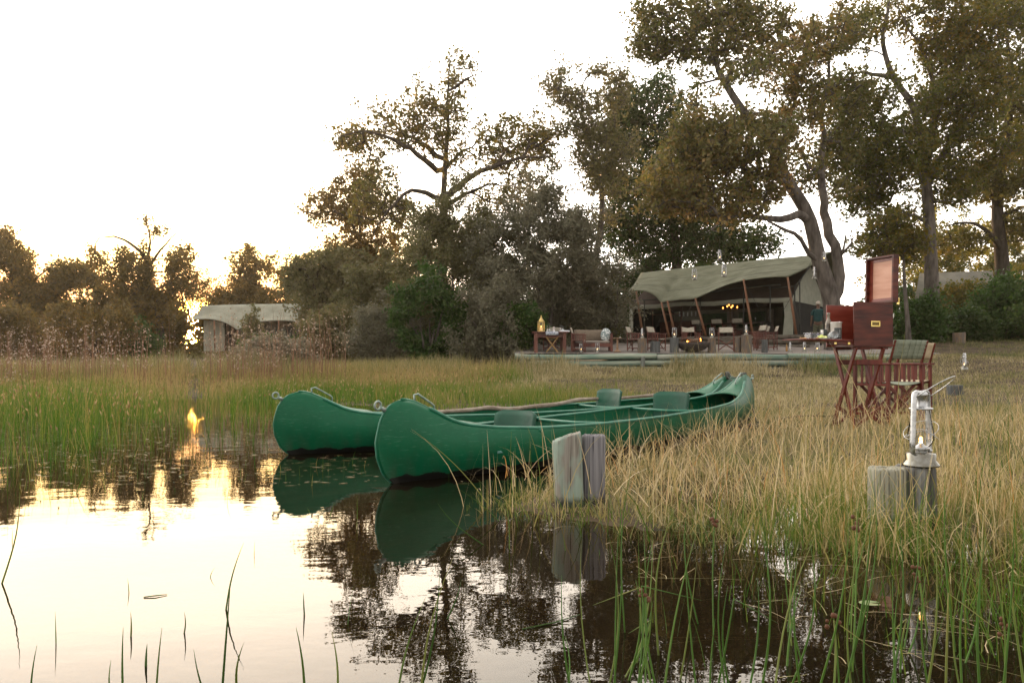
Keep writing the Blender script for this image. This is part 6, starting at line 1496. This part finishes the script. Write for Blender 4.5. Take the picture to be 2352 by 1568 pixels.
MB().add([Q(516, 741, 1.5), Q(548, 745, 1.5), Q(548, 806, 1.5), Q(516, 806, 1.5)], [(0, 1, 2, 3)]).build('doorway', tmesh, r, solid=.03)
MB().add([Q(548, 745, 1.3), Q(700, 745, 1.3), Q(700, 806, 1.3), Q(548, 806, 1.3)], [(0, 1, 2, 3)]).build('mesh_wall', mat('mesh_wall', (.10, .095, .08), (.14, .13, .11), scale=4, rough=.95), r, solid=.03)
for px in (492, 545, 640): MB().tube([Q(px+2, 806, 0), Q(px, 736 if px != 545 else 758, 0)], .05, 7).build('pole', polew, r)
# tent glimpsed behind the right hand bushes
r = thing('hidden_tent', 'khaki tent roof glimpsed behind the bushes at the right', 'tent', tuple(P(2110, 700, 46)))
O3 = Vector(r.location)
def Q3(px, py, dy=0): return P(px, py, 46+dy)-O3
MB().grid([[Q3(2098, 705, 0), Q3(2112, 628, 2.5), Q3(2125, 700, 5)], [Q3(2290, 700, 0), Q3(2280, 622, 2.5), Q3(2280, 690, 5)]]).build('fly_roof', mat('hidden_canvas', (.10, .095, .075), (.14, .13, .10), scale=2, rough=.9), r, solid=.03)
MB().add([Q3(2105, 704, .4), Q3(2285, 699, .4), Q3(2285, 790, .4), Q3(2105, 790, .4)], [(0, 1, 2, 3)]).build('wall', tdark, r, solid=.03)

# ================================================================ PERSON
def skin(name, m, pts, edges, parent, sub=2):
    me = bpy.data.meshes.new(name); me.from_pydata([p[:3] for p in pts], edges, []); me.materials.append(m)
    o = bpy.data.objects.new(name, me); COL.objects.link(o); o.parent = parent
    md = o.modifiers.new('skin', 'SKIN'); sv = me.skin_vertices[0].data
    for i, p in enumerate(pts):
        q = p[3]; sv[i].radius = q if isinstance(q, tuple) else (q, q); sv[i].use_root = (i == 0)
    md.use_smooth_shade = True; s = o.modifiers.new('sub', 'SUBSURF'); s.levels = sub; s.render_levels = sub; return o
Yq = 32.9; X = (1879-1176)/F*Yq
pr_ = thing('person', 'person in a pale cap, dark teal shirt and khaki trousers walking by the tent', 'person', (X, Yq, float(tz(X, Yq))+.0), R(-25))
skinm = mat('skin', (.12, .062, .040), (.15, .08, .052), scale=10, rough=.55)
teal = mat('shirt_teal', (.012, .050, .052), (.02, .07, .07), scale=6, rough=.9)
kh = mat('trousers_khaki', (.10, .105, .065), (.14, .14, .09), scale=6, rough=.9)
# body faces +Y (away); x right
B = [(0, 0, .97, (.15, .10)), (0, 0, 1.15, (.14, .095)), (0, -.005, 1.35, (.17, .10)), (0, .0, 1.46, (.09, .07)), (0, .01, 1.53, .055), (0, .03, 1.63, (.075, .09)), (0, .03, 1.72, (.065, .08)),
     (-.19, 0, 1.43, .055), (-.25, -.01, 1.15, .042), (-.27, .06, .93, .032), (-.275, .09, .86, .034), (-.275, .105, .80, .018), (-.29, .10, .79, .012), (-.258, .115, .80, .012), (-.262, .10, .84, .012),
     (.19, 0, 1.43, .055), (.25, -.02, 1.15, .042), (.26, .05, .93, .032), (.265, .08, .86, .034), (.265, .095, .80, .018), (.28, .09, .79, .012), (.25, .105, .80, .012), (.252, .09, .84, .012),
     (-.10, 0, .88, .085), (-.11, .06, .50, .062), (-.11, -.02, .10, .045), (-.11, .10, .04, .04), (.10, 0, .88, .085), (.11, .0, .50, .062), (.11, -.14, .12, .045), (.11, -.04, .04, .04)]
E_ = [(0, 1), (1, 2), (2, 3), (3, 4), (4, 5), (5, 6), (3, 7), (7, 8), (8, 9), (9, 10), (10, 11), (10, 12), (10, 13), (10, 14), (3, 15), (15, 16), (16, 17), (17, 18), (18, 19), (18, 20), (18, 21), (18, 22), (0, 23), (23, 24), (24, 25), (25, 26), (0, 27), (27, 28), (28, 29), (29, 30)]
body = skin('body', skinm, B, E_, pr_)
skin('shirt', teal, [(0, 0, .92, (.19, .13)), (0, 0, 1.1, (.19, .125)), (0, -.005, 1.33, (.21, .13)), (0, 0, 1.45, (.13, .09)), (0, .005, 1.50, (.07, .06)), (-.20, 0, 1.42, .078), (-.245, -.005, 1.22, .068), (.20, 0, 1.42, .078), (.245, -.01, 1.22, .068)],
     [(0, 1), (1, 2), (2, 3), (3, 4), (3, 5), (5, 6), (3, 7), (7, 8)], pr_)
skin('trousers', kh, [(0, 0, .93, (.175, .12)), (-.10, 0, .82, .115), (-.11, .055, .50, .088), (-.11, -.02, .12, .075), (.10, 0, .82, .115), (.11, 0, .50, .088), (.11, -.13, .14, .075)], [(0, 1), (1, 2), (2, 3), (0, 4), (4, 5), (5, 6)], pr_)
bt = mat('boots', (.03, .025, .02), rough=.6)
skin('boot', bt, [(-.11, -.03, .06, .05), (-.11, .06, .045, .045), (-.11, .15, .035, .038)], [(0, 1), (1, 2)], pr_); skin('boot', bt, [(.11, -.15, .08, .05), (.11, -.06, .05, .045), (.11, .03, .035, .038)], [(0, 1), (1, 2)], pr_)
cp = mat('cap_beige', (.50, .44, .36), (.58, .52, .44), scale=8, rough=.9)
cpo = MB().lathe([(.104, 0), (.106, .03), (.095, .08), (.06, .115), (.001, .125)], 16, (0, .03, 1.71), True, Matrix.Diagonal((.92, 1.08, 1))).build('cap', cp, pr_)
MB().grid([[Vector((.085*u, .12+.09*v*(1-.35*u*u), 1.725-.02*v-.02*u*u)) for u in np.linspace(-1, 1, 7)] for v in (0, .5, 1)]).build('cap_brim', cp, cpo, solid=.006)
for s in (-1, 1): MB().sphere((s*.088, .03, 1.66), .022, 8, 6, (.5, .9, 1.3)).build('ear', skinm, pr_)
MB().sphere((0, .13, 1.635), .016, 8, 6, (.8, 1.2, 1.3)).build('nose', skinm, pr_)

# odds: cut stump and small grey stub on the right slope
X = (2203-1176)/F*33.5; post('cut_stump', 'low cut tree stump on the bare ground in front of the right bushes', (X, 33.5, float(tz(X, 33.5))-.1), 0, .62, .26, st_b, 31, n=28, cut=.04, cat='stump')
X = (2193-1176)/F*15.0; post('post_stub', 'short sawn grey post stub in the grass right of the big lantern', (X, 15.0, float(gz(X, 15))-.1), 0, .30, .14, st_g, 32, n=24, cat='post')
# fallen twig on the trodden grass
p = P(1790, 942, 10.0); X = p.x; z = float(gz(p.x, 10)); m = MB(); m.tube([(0, 0, .03), (.3, .05, .07), (.62, .02, .06), (.9, .12, .10)], [.014, .012, .010, .005], 6).tube([(.45, .03, .06), (.6, .2, .10), (.7, .3, .09)], [.008, .006, .003], 5)
o = m.build('fallen_branch', bark_d); o.location = (p.x, 10, z); tag(o, 'dark fallen branch lying on the grass left of the folding stand', 'branch')
# floating sticks in the open water
for px, py, L_, a_ in [(1200, 1445, .22, .5), (330, 1372, .07, .3)]:
    Yd = CH*F/(py-HZ); p = P(px, py, Yd)
    o = MB().tube([(0, 0, .002), (L_*.5*math.cos(a_), L_*.5*math.sin(a_), .004), (L_*math.cos(a_+.15), L_*math.sin(a_+.15), .002)], [.002, .0022, .0012], 5).build('floating_stem', GM['gold']); o.location = p
    tag(o, 'floating dry stem on the open water, right of the reflections' if px > 700 else 'floating dry stem on the pale open water at the left', 'stem')

# ================================================================ HAZE (volume added to give the lens flare glow over the left trees)
hm = bpy.data.materials.new('flare_glow_haze'); hm.use_nodes = True; t = hm.node_tree; t.nodes.clear()
o_ = t.nodes.new('ShaderNodeOutputMaterial'); pv = t.nodes.new('ShaderNodeVolumePrincipled')
pv.inputs['Color'].default_value = (1, .84, .60, 1); pv.inputs['Density'].default_value = .00045; pv.inputs['Anisotropy'].default_value = .7
t.links.new(pv.outputs[0], o_.inputs['Volume'])
hz = MB().box((0, 35, 14), (180, 180, 34)).build('haze', hm); tag(hz, kind='stuff'); hz['label'] = 'thin warm haze added for the lens flare glow over the far trees'; hz['category'] = 'haze'
scene.cycles.volume_bounces = 0; scene.cycles.volume_step_rate = 5; scene.cycles.volume_max_steps = 32
